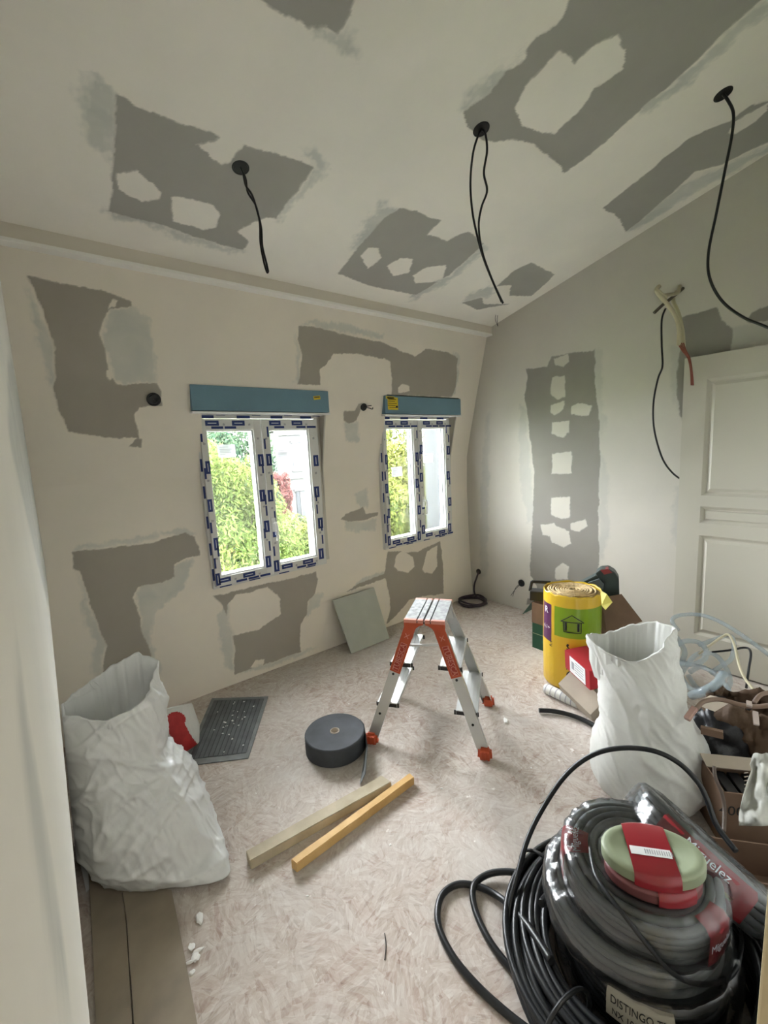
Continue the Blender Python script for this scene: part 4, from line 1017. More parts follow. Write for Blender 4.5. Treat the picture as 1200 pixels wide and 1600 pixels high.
# small red and white sack behind the left bag
t = thing('plaster_sack', 'small white sack with red print squeezed behind the left bag', 'sack', (.40, 2.42, 0))
b = new(); cs = Vector((.375, 2.46, 0)); ux = Vector((.95, -.3, 0)).normalized(); uy = Vector((.3, .95, 0)).normalized()
rows = []
for i, (z, w_, d_, lean) in enumerate(((.003, .13, .07, 0), (.02, .15, .085, 0), (.08, .155, .09, 0), (.14, .15, .08, .01), (.20, .14, .055, .02), (.235, .14, .03, .03), (.26, .138, .006, .045))):
    ring = []
    for j in range(40):
        a = 2*PI*j/40; ca, sa_ = math.cos(a), math.sin(a); k = (abs(ca)**3+abs(sa_)**3)**(-1/3)
        p = cs+ux*(ca*k*w_)+uy*(sa_*k*d_-lean)+Vector((0, 0, z)); p += ux*.008*noise.noise(p*20)+uy*.010*noise.noise(p*16+Vector((5, 0, 0))); ring.append(b.verts.new(p))
    rows.append(ring)
for A_, B_ in zip(rows, rows[1:]):
    for j in range(40):
        f = b.faces.new([A_[j], A_[(j+1) % 40], B_[(j+1) % 40], B_[j]]); f.smooth = True
b.faces.new(rows[0][::-1]); b.faces.new(rows[-1])
bmesh.ops.subdivide_edges(b, edges=b.edges[:], cuts=5, use_grid_fill=True)
bmesh.ops.recalc_face_normals(b, faces=b.faces[:])
for f in b.faces:
    c = f.calc_center_median()-cs; u = c.dot(ux); z = c.z
    f.material_index = 1 if ((u-(.045+.30*(.2-z)))**2/(.042**2)+0 < 1 and z < .175+.0 and z > .015) or ((u-.05)**2/.05**2+(z-.195)**2/.045**2 < 1 and not ((u-.045)**2/.02**2+(z-.195)**2/.02**2 < 1 and False)) else 0
    f.smooth = True
obj('sack_body', b, [M_bag2, mat('sack_red_print', (.42, .03, .03), .5, var=.15, vscale=30)], t)

# ------------------------------------------------------------------ pile by the right wall: carton, tool, insulation roll, boxes
def carton(P, ux, uy, sx, sy, sz, b, th=.005, open_top=True, mi_out=0, mi_in=1):
    """open box, outside and inside faces"""
    ux = Vector(ux); uy = Vector(uy); z = Vector((0, 0, 1)); P = Vector(P)
    M = Matrix((ux, uy, z)).transposed()
    for s in (-1, 1):
        box(b, P+ux*s*(sx/2-th/2)+z*sz/2, (th, sy, sz), M, mi=mi_out); box(b, P+uy*s*(sy/2-th/2)+z*sz/2, (sx, th, sz), M, mi=mi_out)
    box(b, P+z*th/2, (sx, sy, th), M, mi=mi_out)
t = thing('open_carton', 'dark green carton with brown unfolded flaps behind the yellow roll', 'carton', (2.98, 1.52, 0))
e0 = Vector((2.80, 1.80, 0)); dy = Vector((-.03, -1, 0)).normalized(); dx = Vector((1, -.03, 0)).normalized()
Pc = e0+dx*.14+dy*.27
b = new(); carton(Pc, dx, dy, .28, .54, .20, b); obj('carton_side', b, [M_dkgreen, M_card], t)
b = new(); Mc = Matrix((dx, dy, Vector((0, 0, 1)))).transposed()
if Mc.determinant() < 0: Mc = Matrix((dx, -dy, Vector((0, 0, 1)))).transposed()
carton(Pc+Vector((0, 0, .2)), dx, dy, .285, .545, .16, b); obj('brown_sleeve', b, M_card, t)
b = new(); box(b, e0+dx*(-.006)+dy*.06+Vector((0, 0, .12)), (.002, .10, .004), Mc); obj('pale_print_line', b, M_greenw, t)
b = new()   # flaps
f0 = Pc-dy*.27+Vector((0, 0, .36)); q = [f0-dx*.14, f0+dx*.10, f0+dx*.06-dy*.07-Vector((0, 0, .10)), f0-dx*.12-dy*.10-Vector((0, 0, .13))]
vt = [b.verts.new(p) for p in q]; b.faces.new(vt); vt2 = [b.verts.new(p+Vector((0, 0, .004))) for p in q]; b.faces.new(vt2[::-1])
for i in range(4): b.faces.new([vt[i], vt[(i+1) % 4], vt2[(i+1) % 4], vt2[i]])
obj('green_flap', b, M_dkgreen, t)
b = new(); rf_ = 3.02
q = [rp(940, 934, rf_), rp(971, 928, rf_-.0), rp(1004, 971, rf_-.05), rp(948, 992, rf_-.08), rp(930, 970, rf_-.03)]
nf = (q[1]-q[0]).cross(q[3]-q[0]).normalized()*.004
vt = [b.verts.new(p) for p in q]; b.faces.new(vt); vt2 = [b.verts.new(p+nf) for p in q]; b.faces.new(vt2[::-1])
for i in range(5): b.faces.new([vt[i], vt[(i+1) % 5], vt2[(i+1) % 5], vt2[i]])
obj('brown_flap', b, M_card, t)
# cordless tool lying in the carton
rT = 3.10
t = thing('cordless_tool', 'black and green cordless power tool with battery lying on the carton', 'power tool', Pc+Vector((0, 0, .34)))
M_tool = mat('tool_housing', (.025, .04, .036), .45); M_tool2 = mat('tool_grey', (.10, .12, .13), .5)
def pbox(b, pts, r0, dep, mi=0, bev=.004):
    """solid whose front outline is seen at pts, at distance r0, with depth dep away"""
    F_ = [rp(*p, r0) for p in pts]; c = sum(F_, Vector())/len(F_); d = Vector((c.x, c.y, 0)).normalized()*dep
    f0 = [b.verts.new(p) for p in F_]; f1 = [b.verts.new(p+d) for p in F_]; fs = [b.faces.new(f0), b.faces.new(f1[::-1])]
    for i in range(len(F_)): fs.append(b.faces.new([f0[i], f0[(i+1) % len(F_)], f1[(i+1) % len(F_)], f1[i]]))
    for f in fs: f.material_index = mi
    if bev:
        es = list({e for f in fs for e in f.edges}); bmesh.ops.bevel(b, geom=es, offset=bev, segments=2, affect='EDGES')
b = new(); pbox(b, [(931, 896), (939, 890), (951, 889), (961, 895), (967, 905), (968, 935), (958, 938), (946, 930), (946, 905), (935, 903)], rT, .10); obj('battery_pack', b, M_tool, t)
b = new(); pbox(b, [(938, 891), (950, 889), (957, 895), (944, 898)], rT-.004, .06, bev=.001); obj('red_battery_latch', b, mat('dull_red', (.22, .03, .03), .5), t)
b = new(); pbox(b, [(905, 913), (932, 899), (946, 905), (946, 933), (935, 918), (915, 915)], rT+.02, .08); obj('tool_body', b, M_tool, t)
b = new(); pbox(b, [(918, 911), (936, 905), (944, 913), (942, 922), (932, 915)], rT-.003, .02, bev=.001); obj('tool_grip', b, M_tool2, t)
hr = 3.22; t = thing('tool_case', 'small black case with a loop handle standing in the green carton', 'case', rp(845, 935, hr))
b = new(); tube(b, [rp(828, 923, hr), rp(831, 909, hr), rp(833, 909, hr), rp(856, 910, hr), rp(860, 911, hr), rp(862, 922, hr)], .011, 8, k=3); obj('handle', b, M_black, t)
b = new(); beam(b, rp(828, 928, hr), rp(862, 931, hr), .09, .07, bev=.006); obj('case_body', b, M_black, t)
b = new(); tube(b, [rp(872, 925, 3.0), rp(869, 934, 2.98), rp(866, 948, 2.95), rp(843, 950, 3.0)][:3], .008, 8, rf=lambda q: .005+.006*q); tag(obj('dark_strap', b, M_purplec, loc=rp(870, 930, 3.0)), 'short dark strap hanging over the carton side', 'strap')

# insulation roll
cY = Vector((2.57, 1.365, 0)); RY = .172; HY = .612
t = thing('insulation_roll', 'upright yellow and green wrapped roll of glass wool insulation', 'insulation roll', cY)
toc = math.atan2(-cY.y, -cY.x)             # direction from the roll to the doorway
b = new(); n = 96; zs = [.003, .02, .10, .2, .3, .355, .36, .45, .545, .55, .58, .605, HY, HY+.008, HY]
rows = []
for i, z in enumerate(zs):
    ring = []
    for j in range(n):
        a = 2*PI*j/n; rr = RY*(1+.018*noise.noise(Vector((math.cos(a)*2.2, math.sin(a)*2.2, z*5)))+.010*noise.noise(Vector((math.cos(a)*9, math.sin(a)*9, z*3))))
        if i == 0: rr *= .95
        if i == len(zs)-2: rr *= .985
        if i == len(zs)-1: rr *= .955
        if z > .6: rr *= 1+.01*noise.noise(Vector((math.cos(a)*14, math.sin(a)*14, z*20)))
        ring.append(b.verts.new(cY+Vector((rr*math.cos(a), rr*math.sin(a), z+(.012*noise.noise(Vector((math.cos(a)*4, math.sin(a)*4, 3))) if z > .6 else 0)))))
    rows.append(ring)
for A_, B_, za in zip(rows, rows[1:], zs):
    for j in range(n):
        f = b.faces.new([A_[j], A_[(j+1) % n], B_[(j+1) % n], B_[j]]); f.smooth = True; a = (2*PI*(j+.5)/n-toc+PI) % (2*PI)-PI
        f.material_index = 0
        if .355 < za+.001 < .545 and -.62+.0 < a < 2.4: f.material_index = 1
        if za > .30-.001 and za < .545 and -1.35 < a < -.75: f.material_index = 2
b.faces.new(rows[0][::-1])
obj('foil_wrap', b, [M_yel, M_green, M_purple], t)
b = new(); lathe(b, [(.001, HY-.02)]+[(RY*.965*(i+.5)/13, HY-.012+(.013 if i % 2 else 0)) for i in range(13)], cY, 64)
for v in b.verts:
    p = v.co-cY; p.z = 0; v.co.z += .007*noise.noise(Vector((p.x*22, p.y*22, 1)))+.004*noise.noise(Vector((p.x*70, p.y*70, 1)))
    v.co.x += .02*noise.noise(Vector((p.x*14, p.y*14, 5))); v.co.y += .02*noise.noise(Vector((p.x*14, p.y*14, 9)))
obj('rolled_wool', b, M_wool, t)
def on_roll(a, z, rad=RY*1.022): return cY+Vector((rad*math.cos(toc+a), rad*math.sin(toc+a), z))
def roll_line(b, pts, r, mi=0): tube(b, [on_roll(a, z) for a, z in pts], r, 5, k=4, smooth=False, mi=mi)
b = new()
def dense(pts, k=5):
    o = []
    for p, q in zip(pts, pts[1:]): o += [(p[0]+(q[0]-p[0])*i/k, p[1]+(q[1]-p[1])*i/k) for i in range(k)]
    return o+[pts[-1]]
roll_line(b, dense([(-.36, .46), (.0, .505), (.40, .46), (-.36, .46)]), .0028)
roll_line(b, dense([(-.28, .46), (-.26, .395), (.30, .395), (.30, .46)]), .0028)
for a in (-.2, .21):
    roll_line(b, dense([(a, .455), (a, .405)]), .007)
obj('house_symbol', b, M_ink, t)
b = new()
def wrap_text(s, size, a0, z0, vert=False, mi=0, sx=1.):
    t_ = bmesh.new(); text_bm(t_, s, size, Matrix.Identity(4), .0004, 0, sx); mp = {}
    bmesh.ops.triangulate(t_, faces=t_.faces[:])
    for v in t_.verts:
        x, y = (v.co.x, v.co.y) if not vert else (-v.co.y, v.co.x)
        mp[v] = b.verts.new(on_roll(a0+x/RY, z0+y, RY*1.026+v.co.z))
    for f in t_.faces:
        g = b.faces.new([mp[v] for v in f.verts]); g.material_index = mi
    t_.free()
wrap_text('over', .13, -.05, .20, True); wrap_text('R:4', .03, -.75, .29, True)
obj('lettering', b, M_ink, t)
b = new(); wrap_text('R', .06, -1.0, .50, False); wrap_text('6,1+', .035, -.98, .39, False); obj('white_lettering', b, M_paper, t)
b = new(); q = [rp(938, 922, 2.74), rp(948, 928, 2.70), rp(957, 941, 2.68), rp(946, 953, 2.68), rp(940, 946, 2.70)]
b.faces.new([b.verts.new(p) for p in q]); obj('foil_tail', b, mat('pale_yellow_foil', (.50, .44, .09), .3), t)
b = new(); pts = [cY+Vector(((.018+.128*q/150)*(1+.10*noise.noise(Vector((q*.11, 3, 0))))*math.cos(q*.36), (.018+.128*q/150)*(1+.10*noise.noise(Vector((q*.13, 7, 0))))*math.sin(q*.36), HY+.001+.004*noise.noise(Vector((q*.3, 0, 0))))) for q in range(151)]
tube(b, pts, .0055, 6, k=3); obj('wool_fold', b, M_wool, t)

# red box on a tilted grey-brown box
def obox(name, label, cat, c, ex, ey, ez, s, mats, extra=None, group=None):
    c = Vector(c); ex = Vector(ex).normalized(); ey = Vector(ey); ez = ex.cross(ey).normalized(); ey = ez.cross(ex); M = Matrix((ex, ey, ez)).transposed()
    t = thing(name, label, cat, c-Vector((0, 0, s[2]/2)), group)
    b = new(); box(b, c, s, M, bev=.002); obj('box_body', b, mats, t)
    return t, M, c
def hexa(b, P, a, c, d_, mi=0, bev=.002):
    """parallelepiped from corner P and three edge vectors"""
    v = [b.verts.new(P+a*i+c*j+d_*k) for k in (0, 1) for j in (0, 1) for i in (0, 1)]
    fs = [b.faces.new([v[i] for i in q]) for q in ((0, 1, 3, 2), (4, 6, 7, 5), (0, 4, 5, 1), (2, 3, 7, 6), (0, 2, 6, 4), (1, 5, 7, 3))]
    for f in fs: f.material_index = mi
    if bev: bmesh.ops.bevel(b, geom=list({e for f in fs for e in f.edges}), offset=bev, segments=2, affect='EDGES')
PA, PB, PD = rp(872, 1068, 2.60), rp(923, 1117, 2.44), rp(890, 1050, 2.66)
a = PB-PA; c = PD-PA; nz_ = a.cross(c).normalized(); nz_ = nz_*(-.11 if nz_.z > 0 else .11)
t = thing('cardboard_box', 'plain grey-brown cardboard box tilted under the red box', 'box', (PA+PB)/2)
b = new(); hexa(b, PA, a, c*1.15, nz_); obj('box_body', b, M_cardl, t)
P2, P1, P3 = rp(921, 1049, 2.47), rp(882, 1015, 2.63), rp(922, 1079, 2.47)
a = P1-P2; c = P3-P2; w3 = Vector((-a.y, a.x, 0)).normalized(); w3 = w3 if w3.dot(_r) > 0 else -w3
t = thing('red_box', 'red box with a white label lying on the tilted box', 'box', P3)
b = new(); hexa(b, P2, a, c, w3*.16); obj('box_body', b, M_red, t)
b = new(); off = -w3*.0012; lbq = P2+a*.16+c*.08+off; hexa(b, lbq, a*.62, c*.84, -w3*.0005, bev=0)
for i in range(5): hexa(b, lbq+a*(.06+.02*(i % 2))+c*(.12+.13*i)-w3*.0007, a*.34, c*.04, -w3*.0004, mi=1, bev=0)
hexa(b, lbq+a*.44+c*.2-w3*.0007, a*.1, c*.4, -w3*.0004, mi=1, bev=0)
obj('address_label', b, [M_paper, M_greyp], t)
# striped paint roller sleeve
b = new(); p0 = on(852, 1075, 2, .03); p1 = on(905, 1100, 2, .03); d = (p1-p0).normalized(); x = d.cross(Vector((0, 0, 1))); Mz = Matrix((x, x.cross(d)*-1, d)).transposed().to_4x4()
L_ = .22; lathe(b, [(.012, 0), (.027, 0), (.030, .004), (.030, L_-.004), (.027, L_), (.012, L_)], p0, 28, Mz, close=True)
t = thing('paint_roller_sleeve', 'white striped paint roller sleeve at the foot of the yellow roll', 'paint roller', p0-Vector((0, 0, .03))); obj('sleeve', b, M_bag2, t)
b = new()
for i in range(6):
    z = .015+i*.034; lathe(b, [(.0303, z), (.0306, z+.003), (.0303, z+.006)], p0, 28, Mz)
obj('stripes', b, M_greyp, t)
b = new(); tube(b, [on(842, 1110, 2, .018), on(870, 1112, 2, .018), on(905, 1122, 2, .018), on(938, 1140, 2, .018), on(960, 1165, 2, .02)], .013, 10)
b2 = b; tag(obj('black_hose', b, M_rubber, loc=on(842, 1110, 2, 0)), 'short black pipe end on the floor left of the white sack', 'pipe')

# ------------------------------------------------------------------ clear hose tangle in front of the door
def px3(pts): return [rp(*p) for p in pts]
t = thing('clear_hose', 'tangled clear plastic hose heaped in front of the door', 'hose', (2.9, .78, 0))
b = new()
tube(b, px3([(1060, 985, 3.1), (1050, 970, 3.15), (1060, 962, 3.2), (1085, 960, 3.22), (1110, 965, 3.2), (1140, 980, 3.15), (1170, 1000, 3.1), (1200, 1022, 3.05), (1240, 1050, 3.0)]), .012, 8)
tube(b, px3([(1052, 1012, 2.8), (1070, 1002, 2.85), (1092, 1004, 2.9), (1104, 1018, 2.85), (1098, 1032, 2.75), (1080, 1038, 2.7), (1058, 1035, 2.7), (1048, 1022, 2.75), (1056, 1008, 2.8)]), .014, 8)
tube(b, px3([(1048, 985, 2.95), (1060, 1000, 2.9), (1070, 1020, 2.85), (1062, 1045, 2.8), (1072, 1070, 2.7), (1090, 1080, 2.6), (1110, 1075, 2.5), (1125, 1062, 2.5), (1133, 1050, 2.5)]), .014, 8)
tube(b, px3([(1080, 1087, 2.45), (1100, 1080, 2.42), (1120, 1068, 2.45), (1131, 1052, 2.5)]), .020, 10)
tube(b, px3([(1092, 1008, 2.9), (1115, 1000, 2.95), (1140, 993, 3.0), (1147, 1010, 2.95), (1142, 1030, 2.9), (1128, 1040, 2.85), (1110, 1052, 2.8)]), .012, 8)
tube(b, px3([(1078, 1050, 2.8), (1095, 1042, 2.85), (1115, 1052, 2.8), (1130, 1066, 2.7), (1138, 1080, 2.6), (1125, 1090, 2.6)]), .013, 8)
tube(b, px3([(1060, 1062, 2.9), (1085, 1025, 3.0), (1115, 1022, 3.0), (1135, 1045, 2.95), (1140, 1070, 2.9), (1120, 1085, 2.8), (1090, 1075, 2.8), (1075, 1055, 2.8)]), .013, 8)
obj('hose_tube', b, M_hose, t)
b = new(); tube(b, px3([(1092, 1022, 2.9), (1110, 1008, 2.9), (1130, 994, 2.95), (1140, 993, 2.95), (1148, 1010, 2.9), (1155, 1040, 2.8), (1165, 1062, 2.7), (1180, 1080, 2.6)]), .0065, 8)
tag(obj('cream_cable', b, M_cream, loc=(2.9, .7, 0)), 'thin cream cable arching over the clear hose', 'cable')
b = new(); tube(b, px3([(1112, 1019, 3.0), (1140, 1016, 3.02), (1165, 1012, 3.05), (1173, 1020, 3.0), (1170, 1045, 2.95), (1166, 1075, 2.85)]), .006, 8)
tag(obj('black_cable', b, M_rubber, loc=(2.95, .7, 0)), 'thin black cable bent square behind the clear hose', 'cable')

# ------------------------------------------------------------------ paper bag, cartons, bags at the right edge
t = thing('paper_bag', 'crumpled brown paper bag of cables at the right edge', 'bag', (2.48, .45, 0))
def rbox(fr, r0, dep, zbot=None): pass
b = new(); bc = Vector((2.43, .375, 0)); ux = Vector((.17, -.98, 0)).normalized(); uy = Vector((.98, .17, 0)).normalized(); rows = []
for (z, w_, d_) in ((.12, .17, .10), (.16, .19, .12), (.21, .20, .125), (.26, .205, .12), (.305, .20, .10), (.33, .20, .085)):
    ring = []
    for j in range(64):
        a = 2*PI*j/64; ca, sa_ = math.cos(a), math.sin(a); k = (abs(ca)**4+abs(sa_)**4)**(-1/4)
        p = bc+ux*(ca*k*w_)+uy*(sa_*k*d_)+Vector((0, 0, z)); nv = noise.noise(p*9); p += (ux*ca+uy*sa_)*(.03*nv+.012*(1-abs(noise.noise(p*24))*3)); p.z += .03*noise.noise(p*9) if z > .25 else 0; ring.append(b.verts.new(p))
    rows.append(ring)
cen = bc
for sc, dz in ((.95, -.01), (.9, -.08), (.5, -.12), (.05, -.13)):
    rows.append([b.verts.new(Vector((cen.x+(v.co.x-cen.x)*sc, cen.y+(v.co.y-cen.y)*sc, (.315+dz)))) for v in rows[5]])
for A_, B_ in zip(rows, rows[1:]):
    for j in range(64):
        f = b.faces.new([A_[j], A_[(j+1) % 64], B_[(j+1) % 64], B_[j]]); f.smooth = True
b.faces.new(rows[0][::-1]); bmesh.ops.subdivide_edges(b, edges=b.edges[:], cuts=2, use_grid_fill=True); bmesh.ops.recalc_face_normals(b, faces=b.faces[:]); b.normal_update()
for v, d in [(v, v.normal*(.013*(1-abs(noise.noise(v.co*13))*3.4)+.007*(1-abs(noise.noise(v.co*31))*3))) for v in b.verts]: v.co += d
obj('bag_body', b, M_kraft, t)
b = new()
quad(b, [rp(1085, 1100, 2.25), rp(1110, 1086, 2.3), rp(1146, 1095, 2.28), rp(1117, 1112, 2.22)]); obj('torn_edge', b, M_cardl, t, recalc=False)
# grey cables with clear plugs lying on it
t = thing('network_cable', 'brown-grey network cable with two clear plugs across the paper bag', 'cable', (2.2, .45, .45))
b = new(); tube(b, px3([(1088, 1108, 2.05), (1100, 1096, 2.1), (1125, 1093, 2.15), (1160, 1102, 2.15), (1185, 1104, 2.15), (1215, 1100, 2.15)]), .009, 8)
tube(b, px3([(1178, 1098, 2.12), (1190, 1085, 2.15), (1215, 1080, 2.2)]), .008, 8); obj('cable_sheath', b, mat('brown_grey_cable', (.22, .15, .11), .5), t)
b = new(); beam(b, rp(1086, 1106, 2.05), rp(1073, 1124, 2.0), .022, .018, bev=.003); obj('plug', b, mat('clear_pink_plastic', (.45, .28, .24), .2, coat=.6), t)
b = new(); beam(b, rp(1180, 1112, 2.1), rp(1182, 1133, 2.06), .018, .014, bev=.003); beam(b, rp(1170, 1096, 2.1), rp(1171, 1104, 2.08), .018, .014, bev=.003); obj('plug', b, mat('clear_white_plastic', (.5, .42, .38), .2, coat=.6), t)
# black cables/bags below
def blob(name, label, cat, c, s, m, seed, sub=4, rough=.18, group=None):
    b = new(); bmesh.ops.create_icosphere(b, subdivisions=sub, radius=1)
    for v in b.verts:
        k = 1+rough*noise.noise(v.co*2.1+Vector((seed, 0, 0)))*1.6+.05*(1-abs(noise.noise(v.co*6+Vector((0, seed, 0))))*3)
        p = v.co*k; v.co = Vector((p.x*s[0], p.y*s[1], p.z*s[2]))+Vector(c)
        v.co.z = max(v.co.z, .002)
    return tag(obj(name, b, m, loc=(c[0], c[1], max(0, c[2]-s[2])), smooth=True), label, cat, group)
M_blackbag = mat('black_bin_bag', (.012, .012, .014), .35, bump=.6, bscale=14)
blob('black_bag', 'black plastic bag under the brown paper bag', 'bag', (2.40, .52, .14), (.20, .12, .15), M_blackbag, 2)
b = new(); beam(b, rp(1095, 1140, 2.16), rp(1130, 1148, 2.16), .02, .03); tag(obj('wood_scrap', b, M_card, loc=rp(1095, 1145, 2.16)), 'small pale wooden strip poking out under the paper bag', 'wood')
# carton with 400 g print
t = thing('open_carton', 'brown carton printed 400 g standing open at the right edge', 'carton', (1.93, .38, 0))
cc = Vector((1.955, .335, 0)); ax = Vector((.62, -.78, 0)).normalized(); ay = Vector((.78, .62, 0)).normalized()
cc = Vector((1.99, .345, 0))
b = new(); carton(cc, ax, ay, .24, .17, .225, b); obj('carton_side', b, [M_card, M_card], t)
b = new(); Mq = Matrix((ax, ay, Vector((0, 0, 1)))).transposed(); box(b, cc+ay*.075+ax*.0+Vector((0, 0, .235)), (.24, .06, .004), Mq@Matrix.Rotation(.25, 3, 'X')); obj('top_flap', b, M_cardl, t)
b = new(); text_bm(b, '400 g', .055, frame(cc-ay*.0858+Vector((0, 0, .150))-ax*.072, ax, Vector((0, 0, 1))), .0004); obj('print', b, M_ink, t)
b = new()
for i in range(4): box(b, cc+ax*(-.07+.05*i)+Vector((0, 0, .11)), (.04, .13, .18), Mq, bev=.004)
obj('packed_cans', b, M_black, t)
b = new()
for i in range(5): beam(b, rp(1163, 1208+6*i, 1.90), rp(1169, 1207+6*i, 1.90), .003, .002)
obj('pale_lettering', b, M_cardl, t)
b = new(); tube(b, px3([(1116, 1197, 1.78), (1118, 1215, 1.76), (1128, 1240, 1.74), (1132, 1265, 1.72), (1131, 1300, 1.66)]), .006, 8)
tag(obj('brown_cable', b, mat('brown_cable', (.09, .065, .05), .5), loc=(1.7, .4, 0)), 'brown cable end standing up in front of the 400 g carton', 'cable')
# lower brown carton
t = thing('flat_carton', 'large brown carton behind the grey conduit rolls', 'carton', (1.76, .33, 0))
b = new(); c5 = Vector((1.70, .27, 0)); carton(c5, ax, ay, .30, .16, .13, b); obj('carton_side', b, [M_card, M_card], t)
# thin translucent carrier bag
t = thing('carrier_bag', 'thin whitish plastic bag draped at the right edge beside the 400 g carton', 'bag', (1.8, .26, .1))
b = new(); rows = []
for i in range(15):
    f_ = i/14; row = []
    for j in range(13):
        g = j/12; x0 = 1184-22*math.sin(f_*PI*.55)-8*f_ - (6 if f_ < .2 else 0); x1 = 1216
        r0 = 1.84-.14*f_+.05*noise.noise(Vector((f_*4, g*3, 2)))+.02*abs(noise.noise(Vector((f_*3, g*9, 7))))
        row.append(b.verts.new(rp(x0+(x1-x0)*g, 1178+112*f_+6*noise.noise(Vector((g*3, f_*2, 1))), r0)))
    rows.append(row)
for A_, B_ in zip(rows, rows[1:]):
    for j in range(12):
        f = b.faces.new([A_[j], A_[j+1], B_[j+1], B_[j]]); f.smooth = True
bg = obj('bag_film', b, mat('thin_white_film', (.50, .50, .45), .4, bump=.3, bscale=20), t, recalc=False); so = bg.modifiers.new('s', 'SOLIDIFY'); so.thickness = .002

# ------------------------------------------------------------------ grey conduit rolls, small spools, black cable coil
def torus_rolls(b, c, R0, R1, z0, nz, r, M=None, mi=0, jit=.002, seed=0):
    rg = random.Random(seed); nr = max(1, int((R1-R0)/(2*r)))
    R_ = M.to_3x3() if M is not None else Matrix.Identity(3)
    for k in range(nz):
        for i in range(nr):
            if not (k in (0, nz-1) or i in (0, nr-1)): continue
            rad = R0+r+i*2*r+rg.uniform(-jit, jit); zz = z0+r+k*2*r*.97
            ox, oy = rg.uniform(-jit, jit)*2, rg.uniform(-jit, jit)*2; pz = rg.uniform(0, 6)
            pts = [R_@Vector((rad*math.cos(a)+ox, rad*math.sin(a)+oy, zz+jit*1.2*math.sin(2*a+pz)))+Vector(c) for a in [2*PI*q/64 for q in range(64)]]
            tube(b, pts, r*.97, 7, closed=True, smooth=False, mi=mi)
def wrapshell(b, c, R0, R1, z0, z1, M=None, seed=0, n=120, amp=.004):
    """closed plastic film round a ring, slightly puckered"""
    R_ = M.to_3x3() if M is not None else Matrix.Identity(3); rows = []
    sec = [(R0, z0), (R0, (z0+z1)/2), (R0, z1), ((R0*2+R1)/3, z1+.004), ((R0+2*R1)/3, z1+.004), (R1-.01, z1), (R1, z1-.01), (R1+.004, (z0*1+z1*3)/4), (R1+.005, (z0+z1)/2), (R1+.004, (z0*3+z1)/4), (R1, z0+.004), (R1-.02, z0)]
    for (rr, z) in sec:
        ring = []
        for j in range(n):
            a = 2*PI*j/n; p = Vector((rr*math.cos(a), rr*math.sin(a), z)); k = noise.noise(Vector((a*7+seed, rr*12, z*10)))
            d = amp*(.5+k*1.5); d = max(d, .0)
            cr_ = Vector((math.cos(a), math.sin(a), 0))*(1 if rr > (R0+R1)/2 else -1)*(.5 if R0 < rr < R1 else 1)+Vector((0, 0, 1 if z >= z1-.002 else 0))
            ring.append(b.verts.new(R_@(p+cr_*d)+Vector(c)))
        rows.append(ring)
    for i in range(len(rows)):
        A_, B_ = rows[i], rows[(i+1) % len(rows)]
        for j in range(n):
            f = b.faces.new([A_[j], A_[(j+1) % n], B_[(j+1) % n], B_[j]]); f.smooth = True
def band_label(b, c, R, a0, a1, z0, z1, M=None, top=None, mi=0, n=14):
    """label band wrapped round the outside (and over the top to radius `top`)"""
    R_ = M.to_3x3() if M is not None else Matrix.Identity(3)
    prof2 = [(R, z0), (R+.001, (z0+z1)/2), (R, z1-.012), (R-.012, z1+.001)]+([(top, z1+.0015)] if top else [])
    rows = [[b.verts.new(R_@Vector((rr*math.cos(a0+(a1-a0)*j/n), rr*math.sin(a0+(a1-a0)*j/n), z))+Vector(c)) for j in range(n+1)] for rr, z in prof2]
    for A_, B_ in zip(rows, rows[1:]):
        for j in range(n):
            f = b.faces.new([A_[j], A_[j+1], B_[j+1], B_[j]]); f.material_index = mi; f.smooth = True
def arc_text(b, s, size, c, R, a0, z, M=None, mi=0, sx=1., top=False):
    t_ = bmesh.new(); text_bm(t_, s, size, Matrix.Identity(4), .0003, 0, sx); bmesh.ops.triangulate(t_, faces=t_.faces[:]); R_ = M.to_3x3() if M is not None else Matrix.Identity(3); mp = {}
    for v in t_.verts:
        if top: rr = R+v.co.y; a = a0+v.co.x/R*-1; p = Vector((rr*math.cos(a), rr*math.sin(a), z+v.co.z)) 
        else: a = a0+v.co.x/R; p = Vector(((R+.0015+v.co.z)*math.cos(a), (R+.0015+v.co.z)*math.sin(a), z+v.co.y))
        mp[v] = b.verts.new(R_@p+Vector(c))
    for f in t_.faces:
        g = b.faces.new([mp[v] for v in f.verts]); g.material_index = mi
    t_.free()
M_rlab = mat('red_wrap_label', (.24, .012, .02), .3, coat=.5)
M_olive = mat('olive_label', (.20, .17, .05), .4)
CS = Vector((1.205, .425, 0))
vdir = math.atan2(-CS.y, -CS.x)
G = 'plastic-wrapped grey conduit rolls'
# bottom roll with the white label
t = thing('conduit_roll', 'dark conduit roll with a white label at the bottom of the stack', 'conduit roll', CS, G)
b = new(); torus_rolls(b, CS, .10, .225, .004, 9, .0105, seed=1); obj('conduit', b, mat('black_conduit', (.03, .032, .033), .45), t)
b = new(); wrapshell(b, CS, .09, .229, .002, .194, seed=1); obj('plastic_wrap', b, M_wrap, t)
b = new(); band_label(b, CS, .2400, vdir-.28, vdir+.34, .095, .176, mi=0); arc_text(b, 'DISTINGO TRI', .034, CS, .2402, vdir+.03, .150, mi=1, sx=.60); arc_text(b, 'NX 100', .026, CS, .2402, vdir-.10, .115, mi=1, sx=.7)
obj('white_label', b, [mat('cream_label', (.36, .34, .28), .5), M_ink], t, recalc=False)
